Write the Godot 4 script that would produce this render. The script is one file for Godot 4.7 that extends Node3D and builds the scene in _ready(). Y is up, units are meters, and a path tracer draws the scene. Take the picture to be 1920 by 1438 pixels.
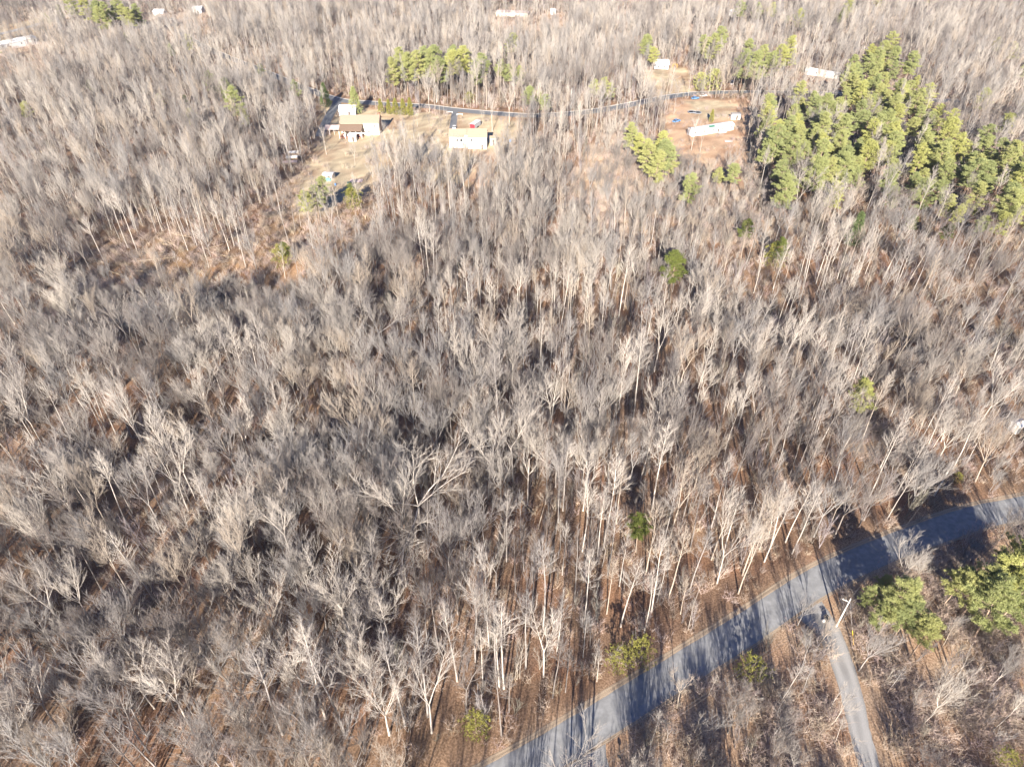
extends Node3D
# A winter wood seen from a drone: leafless trees, a pine grove, two paved roads, a gravel drive and a few homes.

const EYE := Vector3(0, 115, 0)
const PITCH := 38.5
const FOV := 58.6
const SUN_TO := Vector3(0.1277, -0.397, -0.9088)   # the way the sunlight travels

class B:
	var v := PackedVector3Array()
	var n := PackedVector3Array()
	var c := PackedColorArray()
	var i := PackedInt32Array()
	func mesh() -> ArrayMesh:
		var m := ArrayMesh.new()
		into(m)
		return m
	func into(m: ArrayMesh) -> void:
		var a := []
		a.resize(Mesh.ARRAY_MAX)
		a[Mesh.ARRAY_VERTEX] = v
		a[Mesh.ARRAY_NORMAL] = n
		if c.size() == v.size() and c.size() > 0:
			a[Mesh.ARRAY_COLOR] = c
		a[Mesh.ARRAY_INDEX] = i
		m.add_surface_from_arrays(Mesh.PRIMITIVE_TRIANGLES, a)
	func tri(p: Vector3, q: Vector3, r: Vector3) -> void:
		var k := v.size()
		var w := (r - p).cross(q - p).normalized()
		v.append(p); v.append(q); v.append(r)
		n.append(w); n.append(w); n.append(w)
		i.append(k); i.append(k + 1); i.append(k + 2)
	func quad(p: Vector3, q: Vector3, r: Vector3, s: Vector3) -> void:
		tri(p, q, r)
		tri(p, r, s)
	func box(ctr: Vector3, size: Vector3, x := Transform3D.IDENTITY) -> void:
		var h := size * 0.5
		var p: Array[Vector3] = []
		for k in 8:
			p.append(x * (ctr + Vector3(h.x if k & 1 else -h.x, h.y if k & 2 else -h.y, h.z if k & 4 else -h.z)))
		quad(p[4], p[6], p[7], p[5])
		quad(p[1], p[3], p[2], p[0])
		quad(p[5], p[7], p[3], p[1])
		quad(p[0], p[2], p[6], p[4])
		quad(p[6], p[2], p[3], p[7])
		quad(p[0], p[4], p[5], p[1])
	func tube(pts: PackedVector3Array, rads: PackedFloat32Array, sides: int) -> void:
		var last := pts.size() - 1
		var k0 := v.size()
		for a in pts.size():
			var t: Vector3 = (pts[mini(a + 1, last)] - pts[maxi(a - 1, 0)]).normalized()
			var u := t.cross(Vector3(0.31, 0.2, 0.93)).normalized()
			var w := t.cross(u)
			for s in sides:
				var an := TAU * s / sides
				var o := u * cos(an) + w * sin(an)
				v.append(pts[a] + o * rads[a])
				n.append(o)
		for a in last:
			for s in sides:
				var p := k0 + a * sides + s
				var q := k0 + a * sides + (s + 1) % sides
				i.append(p); i.append(p + sides); i.append(q)
				i.append(q); i.append(p + sides); i.append(q + sides)
	func twig(p: Vector3, q: Vector3, r: float) -> void:
		var t := (q - p).normalized()
		var u := t.cross(Vector3(0.31, 0.2, 0.93)).normalized()
		var w := t.cross(u)
		var k := v.size()
		for s in 3:
			var an := TAU * s / 3.0
			var o := u * cos(an) + w * sin(an)
			v.append(p + o * r)
			n.append(o)
		v.append(q)
		n.append(t)
		for s in 3:
			i.append(k + s); i.append(k + 3); i.append(k + (s + 1) % 3)

var rng := RandomNumberGenerator.new()
var names := {}
var M := {}
var taken := {}
var zone := PackedByteArray()
const ZX0 := -560.0
const ZZ0 := -900.0
const ZS := 1.5
const ZW := 747
const ZH := 667
enum {WOOD, ROAD, GRASS, SOIL, VERGE, SPARSE, PINES, CREEK, SCRUB}
var gullies: Array = [[Vector2(-123.4, -105.3), Vector2(-105.7, -113.4), Vector2(-87.4, -121.2), Vector2(-75.2, -127.7), Vector2(-56.1, -127.0), Vector2(-40.6, -116.7)], [Vector2(-135.5, -184.2), Vector2(-112.9, -189.8), Vector2(-94.7, -196.3), Vector2(-73.3, -193.8)], [Vector2(72.5, -190.1), Vector2(99.8, -180.0), Vector2(115.0, -169.8), Vector2(135.7, -173.9), Vector2(153.9, -161.7)]]

# ---------------------------------------------------------------- small helpers
func numbered(called: String) -> String:
	names[called] = names.get(called, -1) + 1
	return called if names[called] == 0 else "%s_%03d" % [called, names[called]]

func obj(called: String, b: B, m: Material, parent: Node = self) -> MeshInstance3D:
	return put(called, b.mesh(), m, parent)

func put(called: String, mesh: Mesh, m: Material, parent: Node = self) -> MeshInstance3D:
	var o := MeshInstance3D.new()
	o.name = numbered(called) if parent == self else called
	o.mesh = mesh
	o.material_override = m
	parent.add_child(o, true)
	return o

func tag(o: Node, label: String, category: String, group := "") -> Node:
	o.set_meta("label", label)
	o.set_meta("category", category)
	if group != "":
		o.set_meta("group", group)
	return o

func thing(called: String, label: String, category: String, at: Vector3, turn := 0.0, group := "") -> Node3D:
	var o := Node3D.new()
	o.name = numbered(called)
	add_child(o)
	o.position = at
	o.rotation.y = turn
	tag(o, label, category, group)
	return o

func struct(called: String, b: B, m: Material) -> MeshInstance3D:
	var o := obj(called, b, m)
	o.set_meta("kind", "structure")
	return o

func rf(a: float, b: float) -> float:
	return rng.randf_range(a, b)

func rv() -> Vector3:
	return Vector3(rng.randf_range(-1, 1), rng.randf_range(-1, 1), rng.randf_range(-1, 1))

func hgt(x: float, z: float) -> float:
	var h := 2.0 * sin(x * 0.019 + 1.3) * cos(z * 0.016 + 0.4) + 0.9 * sin(x * 0.041 + z * 0.03)
	if z > -230.0 and z < -70.0:
		for g in gullies:
			var d := line_distance(Vector2(x, z), g)
			if d < 40.0:
				h -= 3.0 * exp(-pow(d / 11.0, 2))
	return h

func line_distance(p: Vector2, line: Array) -> float:
	var best := 1e9
	for k in line.size() - 1:
		best = minf(best, p.distance_squared_to(Geometry2D.get_closest_point_to_segment(p, line[k], line[k + 1])))
	return sqrt(best)

func on(p: Vector2, up := 0.0) -> Vector3:
	return Vector3(p.x, hgt(p.x, p.y) + up, p.y)

func forward_of(p: Vector3) -> float:
	var d := p - EYE
	return -d.z * cos(deg_to_rad(PITCH)) - d.y * sin(deg_to_rad(PITCH))

func seen_at(p: Vector3) -> Vector2:          # share of the picture's width and height, for the wording of labels only
	var d := p - EYE
	var a := deg_to_rad(PITCH)
	var fw := -d.z * cos(a) - d.y * sin(a)
	var up := -d.z * sin(a) + d.y * cos(a)
	var t := tan(deg_to_rad(FOV / 2)) * fw
	return Vector2(0.5 + d.x / (2 * t * 1024.0 / 766.0), 0.5 - up / (2 * t))

const TENS := ["", "", "twenty", "thirty", "forty", "fifty", "sixty", "seventy", "eighty", "ninety"]
const ONES := ["zero", "one", "two", "three", "four", "five", "six", "seven", "eight", "nine", "ten", "eleven", "twelve", "thirteen", "fourteen", "fifteen", "sixteen", "seventeen", "eighteen", "nineteen"]
func spelled(share: float) -> String:
	var k := clampi(int(share * 100.0), 0, 99)
	if k < 20:
		return ONES[k]
	return TENS[k / 10] + ("" if k % 10 == 0 else "-" + ONES[k % 10])

func smooth(line: Array, per := 6) -> Array:
	var out := []
	for k in line.size() - 1:
		var a: Vector2 = line[maxi(k - 1, 0)]
		var d: Vector2 = line[mini(k + 2, line.size() - 1)]
		for s in per:
			out.append((line[k] as Vector2).cubic_interpolate(line[k + 1], a, d, s / float(per)))
	out.append(line[-1])
	return out

# ---------------------------------------------------------------- materials
func lin(r: float, g: float, b: float) -> Color:
	return Color(r, g, b).linear_to_srgb()

func plain(r: float, g: float, b: float, rough := 0.85, metal := 0.0) -> StandardMaterial3D:
	var m := StandardMaterial3D.new()
	m.albedo_color = lin(r, g, b)
	m.roughness = rough
	m.metallic = metal
	m.metallic_specular = 0.3
	return m

func grain(size: int, seed_: int, freq: float, oct: int, lo: float, hi: float, warm := 0.0) -> ImageTexture:
	var f := FastNoiseLite.new()
	f.seed = seed_
	f.frequency = freq
	f.fractal_octaves = oct
	f.fractal_gain = 0.62
	f.noise_type = FastNoiseLite.TYPE_SIMPLEX
	var src := f.get_seamless_image(size, size)
	var im := Image.create(size, size, false, Image.FORMAT_RGB8)
	for y in size:
		for x in size:
			var k := clampf((src.get_pixel(x, y).r - 0.5) * 1.5 + 0.5, 0, 1)
			var w := lerpf(lo, hi, k)
			im.set_pixel(x, y, Color(w, w * (1.0 - warm * (1.0 - k)), w * (1.0 - 2.0 * warm * (1.0 - k))))
	im.generate_mipmaps()
	return ImageTexture.create_from_image(im)

func textured(m: StandardMaterial3D, t: Texture2D, metres: float) -> StandardMaterial3D:
	m.albedo_texture = t
	m.uv1_triplanar = true
	m.uv1_world_triplanar = true
	m.uv1_scale = Vector3.ONE / metres
	return m

# ---------------------------------------------------------------- leafless trees
func side_of(d: Vector3) -> Vector3:
	var r := rv()
	r -= d * r.dot(d)
	return r.normalized()

func limb(b: B, p: Vector3, d0: Vector3, length: float, r0: float, level: int, o: Dictionary) -> void:
	var steps := 4 if level < 2 else 3
	var d := d0
	var pts := PackedVector3Array([p])
	var rads := PackedFloat32Array([r0])
	var dirs := [d]
	var q := p
	for s in steps:
		d = (d + Vector3.UP * o.lift + rv() * o.wobble).normalized()
		q += d * length / steps
		pts.append(q)
		dirs.append(d)
		rads.append(maxf(r0 * (1.0 - 0.8 * (s + 1) / steps), o.tip))
	b.tube(pts, rads, 5 if level == 0 else (4 if level == 1 else 3))
	if level < o.levels:
		var kids := int(length * o.branch[level] + 2)
		for k in kids:
			var t := lerpf(0.22, 1.0, (k + rng.randf()) / kids)
			var f := t * steps
			var a := mini(int(f), steps - 1)
			var at := pts[a].lerp(pts[a + 1], f - a)
			var dk: Vector3 = dirs[a + 1]
			var an := rf(0.38, 0.8)
			limb(b, at, (dk * cos(an) + side_of(dk) * sin(an) + Vector3.UP * 0.12).normalized(), length * rf(0.32, 0.6) * (1.15 - 0.5 * t), lerpf(rads[a], rads[a + 1], f - a) * 0.62, level + 1, o)
	if level >= o.levels - 1:
		var count := int(length * o.twigs + 2)
		for k in count:
			var t := lerpf(0.15, 1.0, (k + rng.randf()) / count)
			var f := t * steps
			var a := mini(int(f), steps - 1)
			var at := pts[a].lerp(pts[a + 1], f - a)
			var dk: Vector3 = dirs[a + 1]
			var an := rf(0.18, 0.6)
			var dt := (dk * cos(an) + side_of(dk) * sin(an) + Vector3.UP * 0.2).normalized()
			b.twig(at, at + dt * rf(0.7, 1.7) * o.twig_length, o.twig)

func leafless(kind: String, seed_: int, far: bool) -> Dictionary:
	rng.seed = seed_
	var trunk := B.new()
	var b := B.new()
	var h := 22.0
	var o := {"lift": 0.14, "wobble": 0.13, "tip": 0.02, "levels": 2, "branch": [0.75, 0.85, 0.0], "twigs": 1.9, "twig": 0.017, "twig_length": 1.25}
	if far:
		o.twigs = 1.3; o.twig = 0.028; o.tip = 0.03; o.branch = [0.6, 0.6, 0.0]; o.twig_length = 1.4
	if kind == "broad" or kind == "oak":
		o.branch = [0.6, 0.8, 0.0] if not far else [0.45, 0.5, 0.0]
		o.twigs = 1.8 if not far else 1.1
	elif kind == "slender":
		o.twigs = 2.2 if not far else 1.3
	var top := 0.94
	var r0 := h * 0.0074
	var wob := 0.035
	if kind == "forked":
		top = rf(0.34, 0.5)
		r0 = h * 0.009
	elif kind == "broad":
		top = rf(0.32, 0.46)
		r0 = h * 0.0115
	elif kind == "oak":
		top = rf(0.34, 0.42)
		r0 = h * 0.014
		wob = 0.08
		o.wobble = 0.3
		o.lift = 0.05
	elif kind == "snag":
		top = rf(0.55, 0.75)
		wob = 0.03
	var pts := PackedVector3Array()
	var rads := PackedFloat32Array()
	var p := Vector3.ZERO
	var d := Vector3.UP
	var n := 9
	for k in n + 1:
		pts.append(p)
		rads.append(r0 * (1.0 - 0.72 * (k / float(n)) * (top if top > 0.6 else 0.5)) * (1.25 if k == 0 else 1.0))
		d = (d + rv() * wob + Vector3.UP * 0.05).normalized()
		p += d * h * top / n
	if kind == "slender":
		rads[n] = 0.03
	trunk.tube(pts, rads, 7)
	var stub := pts[n]
	if kind == "slender":
		var first := rf(0.46, 0.66)
		var limbs := rng.randi_range(15, 21)
		var a0 := rng.randf() * TAU
		for k in limbs:
			var t := lerpf(first, 0.97, (k + rng.randf() * 0.8) / limbs)
			var f := t * n
			var a := mini(int(f), n - 1)
			var at := pts[a].lerp(pts[a + 1], f - a)
			var az := a0 + k * 2.4 + rf(-0.4, 0.4)
			var an := lerpf(rf(0.75, 1.05), rf(0.35, 0.6), (t - first) / (0.97 - first))
			var out := Vector3(cos(az) * sin(an), cos(an), sin(az) * sin(an))
			limb(b, at, out, h * rf(0.11, 0.17) * (1.12 - 0.62 * (t - first) / (0.97 - first)), lerpf(rads[a], rads[a + 1], f - a) * 0.36, 1, o)
		limb(b, stub, d, h * 0.07, 0.04, 1, o)
	elif kind == "snag":
		for k in 3:
			var t := rf(0.6, 0.95) * n
			var a := mini(int(t), n - 1)
			var az := rng.randf() * TAU
			limb(b, pts[a], Vector3(cos(az) * 0.7, 0.7, sin(az) * 0.7), h * rf(0.12, 0.22), 0.09, 1, o)
	else:
		var leaders := rng.randi_range(2, 3) if kind == "forked" else rng.randi_range(5, 6)
		var a0 := rng.randf() * TAU
		for k in leaders:
			var az := a0 + k * TAU / leaders + rf(-0.35, 0.35)
			var an := rf(0.24, 0.46) if kind == "forked" else (rf(0.22, 0.66) if kind == "broad" else rf(0.6, 1.25))
			var length := h * (1.0 - top) * rf(0.85, 1.02) / maxf(cos(an * 0.75), 0.62)
			var out := Vector3(cos(az) * sin(an), cos(an), sin(az) * sin(an))
			var at := stub if k % 2 == 0 else pts[n - 1].lerp(stub, rng.randf())
			limb(b, at, out, length, r0 * (0.62 if kind == "forked" else 0.5), 0, o)
	var full := ArrayMesh.new()
	trunk.into(full)
	b.into(full)
	return {"kind": kind, "trunk": trunk.mesh(), "crown": b.mesh(), "full": full, "h": h, "tris": b.i.size() / 3}

func sapling(seed_: int) -> ArrayMesh:
	rng.seed = seed_
	var b := B.new()
	var o := {"lift": 0.2, "wobble": 0.12, "tip": 0.012, "levels": 2, "branch": [0.8, 0.8, 0.0], "twigs": 3.4, "twig": 0.016, "twig_length": 0.85}
	for k in rng.randi_range(1, 3):
		limb(b, Vector3(rf(-0.3, 0.3), -0.1, rf(-0.3, 0.3)), (Vector3.UP + rv() * 0.28).normalized(), rf(4.5, 6.0), 0.05, 1, o)
	return b.mesh()

func brush(seed_: int) -> ArrayMesh:
	rng.seed = seed_
	var b := B.new()
	for k in 11:
		var p := Vector3(rf(-0.7, 0.7), -0.05, rf(-0.7, 0.7))
		var d := (Vector3.UP + Vector3(rf(-1, 1), 0, rf(-1, 1)) * 0.6).normalized()
		var l := rf(1.3, 2.6)
		var q := p + d * l
		b.twig(p, q, 0.026)
		for s in 8:
			var a := p.lerp(q, rf(0.25, 0.95))
			b.twig(a, a + (d + rv() * 0.75).normalized() * rf(0.5, 1.2), 0.014)
	return b.mesh()

# ---------------------------------------------------------------- evergreens
func tuft(b: B, p: Vector3, d: Vector3, r: float, count: int, width: float) -> void:
	for k in count:
		var e := (d * 0.8 + rv()).normalized()
		var s := side_of(e) * width
		var a := p + rv() * r * 0.3
		b.tri(a - s, a + e * r, a + s)

func pine(seed_: int) -> Dictionary:
	rng.seed = seed_
	var h := 18.0
	var trunk := B.new()
	var b := B.new()
	var wood := B.new()
	var pts := PackedVector3Array()
	var rads := PackedFloat32Array()
	var p := Vector3.ZERO
	var d := Vector3.UP
	for k in 11:
		pts.append(p)
		rads.append(lerpf(0.2, 0.035, k / 10.0))
		d = (d + rv() * 0.04 + Vector3.UP * 0.05).normalized()
		p += d * h / 10.0
	trunk.tube(pts, rads, 7)
	var first := rf(0.34, 0.5)
	var whorls := 15
	for wv in whorls:
		var t := lerpf(first, 0.99, wv / float(whorls - 1))
		var u := (t - first) / (0.99 - first)
		var f := t * 10.0
		var a := mini(int(f), 9)
		var at := pts[a].lerp(pts[a + 1], f - a)
		var reach := 3.7 * pow(1.0 - u, 0.62) * (0.55 + 0.45 * minf(1.0, u * 3.5)) + 0.35
		var n := rng.randi_range(4, 5)
		var a0 := rng.randf() * TAU
		for k in n:
			if rng.randf() < 0.24:
				continue
			var az := a0 + k * TAU / n + rf(-0.4, 0.4)
			var out := Vector3(cos(az), lerpf(0.08, 0.7, u) + rf(-0.1, 0.2), sin(az)).normalized()
			var length := reach * rf(0.55, 1.35)
			wood.tube(PackedVector3Array([at, at + out * length * 0.5 + Vector3.DOWN * 0.08, at + out * length]), PackedFloat32Array([0.05, 0.035, 0.02]), 3)
			var clumps := 1 + int(length * 1.4)
			for c in clumps:
				var q := at + out * length * lerpf(0.42, 1.0, (c + rng.randf()) / clumps) + Vector3(rf(-0.45, 0.45), rf(0.0, 0.3), rf(-0.45, 0.45))
				for s in 7:
					tuft(b, q + Vector3(rf(-0.5, 0.5), rf(-0.12, 0.34), rf(-0.5, 0.5)), (out * 0.5 + Vector3.UP * 0.7).normalized(), rf(0.36, 0.58), 15, 0.036)
	return {"kind": "pine", "trunk": trunk.mesh(), "crown": b.mesh(), "branches": wood.mesh(), "h": h}

func cone_tree(seed_: int, wide: float, round_top: bool) -> Dictionary:
	rng.seed = seed_
	var h := 10.0
	var trunk := B.new()
	var b := B.new()
	trunk.tube(PackedVector3Array([Vector3.ZERO, Vector3(0.05, 5, 0), Vector3(0, 9.4, 0)]), PackedFloat32Array([0.17, 0.1, 0.02]), 6)
	for k in (280 if round_top else 420):
		var t := pow(rng.randf(), 0.8)
		var y := lerpf(0.5, 9.7, t)
		var shape := sqrt(maxf(0.0, 1.0 - pow(absf(t - 0.42) / 0.6, 2.0))) if round_top else pow(1.0 - t, 0.75) * minf(1.0, 0.45 + t * 5.0)
		var az := rng.randf() * TAU
		var lump := 1.0 + (0.42 if round_top else 0.22) * sin(az * 3.0 + y * 1.7 + seed_) + 0.14 * sin(az * 7.0 - y * 3.1)
		var r := wide * shape * lump * sqrt(rf(0.3, 1.0)) + 0.06
		var out := Vector3(cos(az), 0.6, sin(az)).normalized()
		tuft(b, Vector3(cos(az) * r, y, sin(az) * r), out, rf(0.4, 0.75), 9, 0.075)
	return {"kind": "cone", "trunk": trunk.mesh(), "crown": b.mesh(), "h": h}

var said := {}
func evergreen(proto: Dictionary, called: String, label: String, category: String, at: Vector3, h: float, green: Material, group: String) -> void:
	if said.has(label):
		return
	said[label] = true
	var o := thing(called, label, category, at, rng.randf() * TAU, group)
	o.scale = Vector3.ONE * (h / proto.h) * (Vector3.ONE * rf(0.98, 1.1) * Vector3(1.22, 1, 1.22) if proto.kind == "pine" else Vector3.ONE)
	put("trunk", proto.trunk, M.pine_bark, o)
	if proto.has("branches"):
		put("branches", proto.branches, M.pine_bark, o)
	put("crown", proto.crown, green, o)
	claim(at, 2.2)

func claim(p: Vector3, r: float) -> void:
	var k := Vector2i(int(floor(p.x / 4.0)), int(floor(p.z / 4.0)))
	if not taken.has(k):
		taken[k] = []
	taken[k].append(Vector3(p.x, r, p.z))

func is_free(x: float, z: float, r: float) -> bool:
	var kx := int(floor(x / 4.0))
	var kz := int(floor(z / 4.0))
	for dx in [-1, 0, 1]:
		for dz in [-1, 0, 1]:
			for q in taken.get(Vector2i(kx + dx, kz + dz), []):
				if Vector2(x - q.x, z - q.z).length() < r + q.y:
					return false
	return true

# ---------------------------------------------------------------- the zones of the ground
func paint_poly(poly: Array, what: int) -> void:
	var pk := PackedVector2Array(poly)
	var lo := pk[0]
	var hi := pk[0]
	for p in pk:
		lo = lo.min(p)
		hi = hi.max(p)
	for j in range(maxi(0, int((lo.y - ZZ0) / ZS)), mini(ZH, int((hi.y - ZZ0) / ZS) + 2)):
		for i in range(maxi(0, int((lo.x - ZX0) / ZS)), mini(ZW, int((hi.x - ZX0) / ZS) + 2)):
			var w := Vector2(ZX0 + i * ZS, ZZ0 + j * ZS)
			w += Vector2(sin(w.y * 0.45) + sin(w.y * 0.17 + 1.0), sin(w.x * 0.4) + sin(w.x * 0.19)) * 1.2
			if Geometry2D.is_point_in_polygon(w, pk):
				zone[j * ZW + i] = what

func paint_line(line: Array, half: float, what: int) -> void:
	for k in line.size() - 1:
		var a: Vector2 = line[k]
		var b: Vector2 = line[k + 1]
		var lo := a.min(b) - Vector2.ONE * half
		var hi := a.max(b) + Vector2.ONE * half
		for j in range(maxi(0, int((lo.y - ZZ0) / ZS)), mini(ZH, int((hi.y - ZZ0) / ZS) + 2)):
			for i in range(maxi(0, int((lo.x - ZX0) / ZS)), mini(ZW, int((hi.x - ZX0) / ZS) + 2)):
				var w := Vector2(ZX0 + i * ZS, ZZ0 + j * ZS)
				if w.distance_to(Geometry2D.get_closest_point_to_segment(w, a, b)) < half + 0.6 * sin(w.x * 0.7) * sin(w.y * 0.6):
					if what == ROAD or zone[j * ZW + i] != ROAD:
						zone[j * ZW + i] = what

func zone_at(x: float, z: float) -> int:
	var i := int(round((x - ZX0) / ZS))
	var j := int(round((z - ZZ0) / ZS))
	if i < 0 or j < 0 or i >= ZW or j >= ZH:
		return WOOD
	return zone[j * ZW + i]

func ribbon(called: String, line: Array, half: float, up: float, m: Material, shift := 0.0, skirt := 0.25, wear := 0.0, flare := 0.0) -> MeshInstance3D:
	var b := B.new()
	var n := line.size()
	var k0 := 0
	var f := FastNoiseLite.new()
	f.seed = 61
	f.frequency = 0.09
	var across := [[-1.0, 0.0, 0.86], [-0.86, 0.0, 0.93], [-0.62, 0.02, 1.07], [-0.44, 0.025, 1.06], [-0.2, 0.035, 0.93], [0.0, 0.04, 0.9], [0.2, 0.035, 0.93], [0.44, 0.025, 1.06], [0.62, 0.02, 1.07], [0.86, 0.0, 0.93], [1.0, 0.0, 0.86]]
	for k in n:
		var t: Vector2 = (line[mini(k + 1, n - 1)] - line[maxi(k - 1, 0)]).normalized()
		var s := Vector2(-t.y, t.x)
		var c: Vector2 = line[k] + s * shift
		var wide := half + flare * exp(-k / 8.0)
		var ragged := 0.22 * f.get_noise_2d(c.x * 9.0, c.y * 9.0) if wear > 0.0 else 0.0
		b.v.append(Vector3(c.x - s.x * (wide + 0.15), hgt(c.x, c.y) + up - skirt, c.y - s.y * (wide + 0.15)))
		b.c.append(Color(0.8, 0.8, 0.8))
		for q in across:
			var w: Vector2 = c + s * (q[0] * wide + signf(q[0]) * ragged)
			b.v.append(Vector3(w.x, hgt(w.x, w.y) + up + q[1], w.y))
			var g: float = 1.0 + (q[2] - 1.0) * wear + wear * 0.14 * f.get_noise_2d(w.x, w.y)
			b.c.append(Color(g, g, g))
		b.v.append(Vector3(c.x + s.x * (wide + 0.15), hgt(c.x, c.y) + up - skirt, c.y + s.y * (wide + 0.15)))
		b.c.append(Color(0.8, 0.8, 0.8))
		for q in 13:
			b.n.append(Vector3.UP)
		if k > 0:
			for e in 12:
				var a := k0 + e
				b.i.append_array([a, a + 13, a + 1, a + 1, a + 13, a + 14])
			k0 += 13
	return struct(called, b, m)

# ---------------------------------------------------------------- buildings and small things
func window_on(parent: Node3D, x: Transform3D, c: Vector3, w: float, h: float) -> void:
	var f := B.new()
	f.box(c + Vector3(0, h / 2 + 0.05, 0.03), Vector3(w + 0.2, 0.1, 0.1), x)
	f.box(c + Vector3(0, -h / 2 - 0.05, 0.03), Vector3(w + 0.26, 0.1, 0.14), x)
	f.box(c + Vector3(w / 2 + 0.05, 0, 0.03), Vector3(0.1, h, 0.1), x)
	f.box(c + Vector3(-w / 2 - 0.05, 0, 0.03), Vector3(0.1, h, 0.1), x)
	f.box(c + Vector3(0, 0, 0.03), Vector3(w, 0.06, 0.07), x)
	var win := obj("window", f, M.trim, parent)
	var g := B.new()
	g.box(c + Vector3(0, 0, 0.006), Vector3(w, h, 0.02), x)
	obj("pane", g, M.glass, win)

func gable_roof(b: B, x0: float, x1: float, z0: float, z1: float, eave: float, rise: float, over: float, thick := 0.16) -> void:
	var zm := (z0 + z1) / 2
	var s := rise / ((z1 - z0) / 2)
	for side in [-1.0, 1.0]:
		var ze := (z1 + over) if side > 0 else (z0 - over)
		var ye := eave - s * over
		var a := Vector3(x0 - over, ye, ze)
		var c := Vector3(x1 + over, ye, ze)
		var d := Vector3(x1 + over, eave + rise, zm)
		var e := Vector3(x0 - over, eave + rise, zm)
		var up := Vector3(0, thick, 0)
		b.quad(a + up, c + up, d + up, e + up) if side < 0 else b.quad(c + up, a + up, e + up, d + up)
		b.quad(a, e, d, c)
		b.quad(a, c, c + up, a + up)
		b.quad(a, a + up, e + up, e)
		b.quad(c, d, d + up, c + up)

func gable_walls(b: B, x0: float, x1: float, z0: float, z1: float, eave: float, rise: float) -> void:
	b.box(Vector3((x0 + x1) / 2, eave / 2 - 0.3, (z0 + z1) / 2), Vector3(x1 - x0, eave + 0.6, z1 - z0))
	var zm := (z0 + z1) / 2
	for x in [x0, x1]:
		b.tri(Vector3(x, eave, z0), Vector3(x, eave + rise, zm), Vector3(x, eave, z1))

func mobile_home(label: String, a: Vector2, c: Vector2, width: float, eave: float, wall: Material, roof: Material, windows: int, rise := 0.55) -> Node3D:
	var run := c - a
	var mid := (a + c) / 2
	var o := thing("mobile_home", label, "mobile home", on(mid), -run.angle())
	var l := run.length() / 2
	var w := B.new()
	gable_walls(w, -l, l, -width, 0, eave, rise)
	obj("wall", w, wall, o)
	var r := B.new()
	gable_roof(r, -l, l, -width, 0, eave, rise, 0.2, 0.12)
	obj("roof", r, roof, o)
	for k in windows:
		window_on(o, Transform3D.IDENTITY, Vector3(lerpf(-l + 1.6, l - 1.6, k / float(maxi(windows - 1, 1))), eave * 0.6, 0), 1.1, 0.9)
	var d := B.new()
	d.box(Vector3(l * 0.25, 1.05, 0.03), Vector3(0.95, 2.0, 0.06))
	obj("door", d, M.dark_trim, o)
	var s := B.new()
	for k in 3:
		s.box(Vector3(l * 0.25, 0.1 + 0.1 * k, 0.75 - 0.25 * k), Vector3(1.4, 0.2 + 0.2 * k, 0.25))
	obj("steps", s, M.timber, o)
	return o

func shed(label: String, at: Vector3, turn: float, w: float, d: float, eave: float, rise: float, wall: Material, roof: Material, called := "shed", category := "shed") -> Node3D:
	var o := thing(called, label, category, at, turn)
	var b := B.new()
	gable_walls(b, -w / 2, w / 2, -d, 0, eave, rise)
	obj("wall", b, wall, o)
	var r := B.new()
	gable_roof(r, -w / 2, w / 2, -d, 0, eave, rise, 0.2, 0.1)
	obj("roof", r, roof, o)
	var q := B.new()
	q.box(Vector3(w * 0.12, eave * 0.42, 0.03), Vector3(minf(1.1, w * 0.4), eave * 0.8, 0.06))
	obj("door", q, M.dark_trim, o)
	return o

func carport(label: String, at: Vector3, turn: float, w: float, d: float, eave: float, rise: float, roof: Material) -> Node3D:
	var o := thing("carport", label, "carport", at, turn)
	var r := B.new()
	gable_roof(r, -w / 2, w / 2, -d, 0, eave, rise, 0.15, 0.06)
	obj("roof", r, roof, o)
	for x in [-w / 2, -w / 6, w / 6, w / 2]:
		for z in [0.0, -d]:
			var p := B.new()
			p.box(Vector3(x, eave / 2 - 0.1, z), Vector3(0.1, eave + 0.2, 0.1))
			obj("post", p, M.trim, o)
	return o

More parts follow.
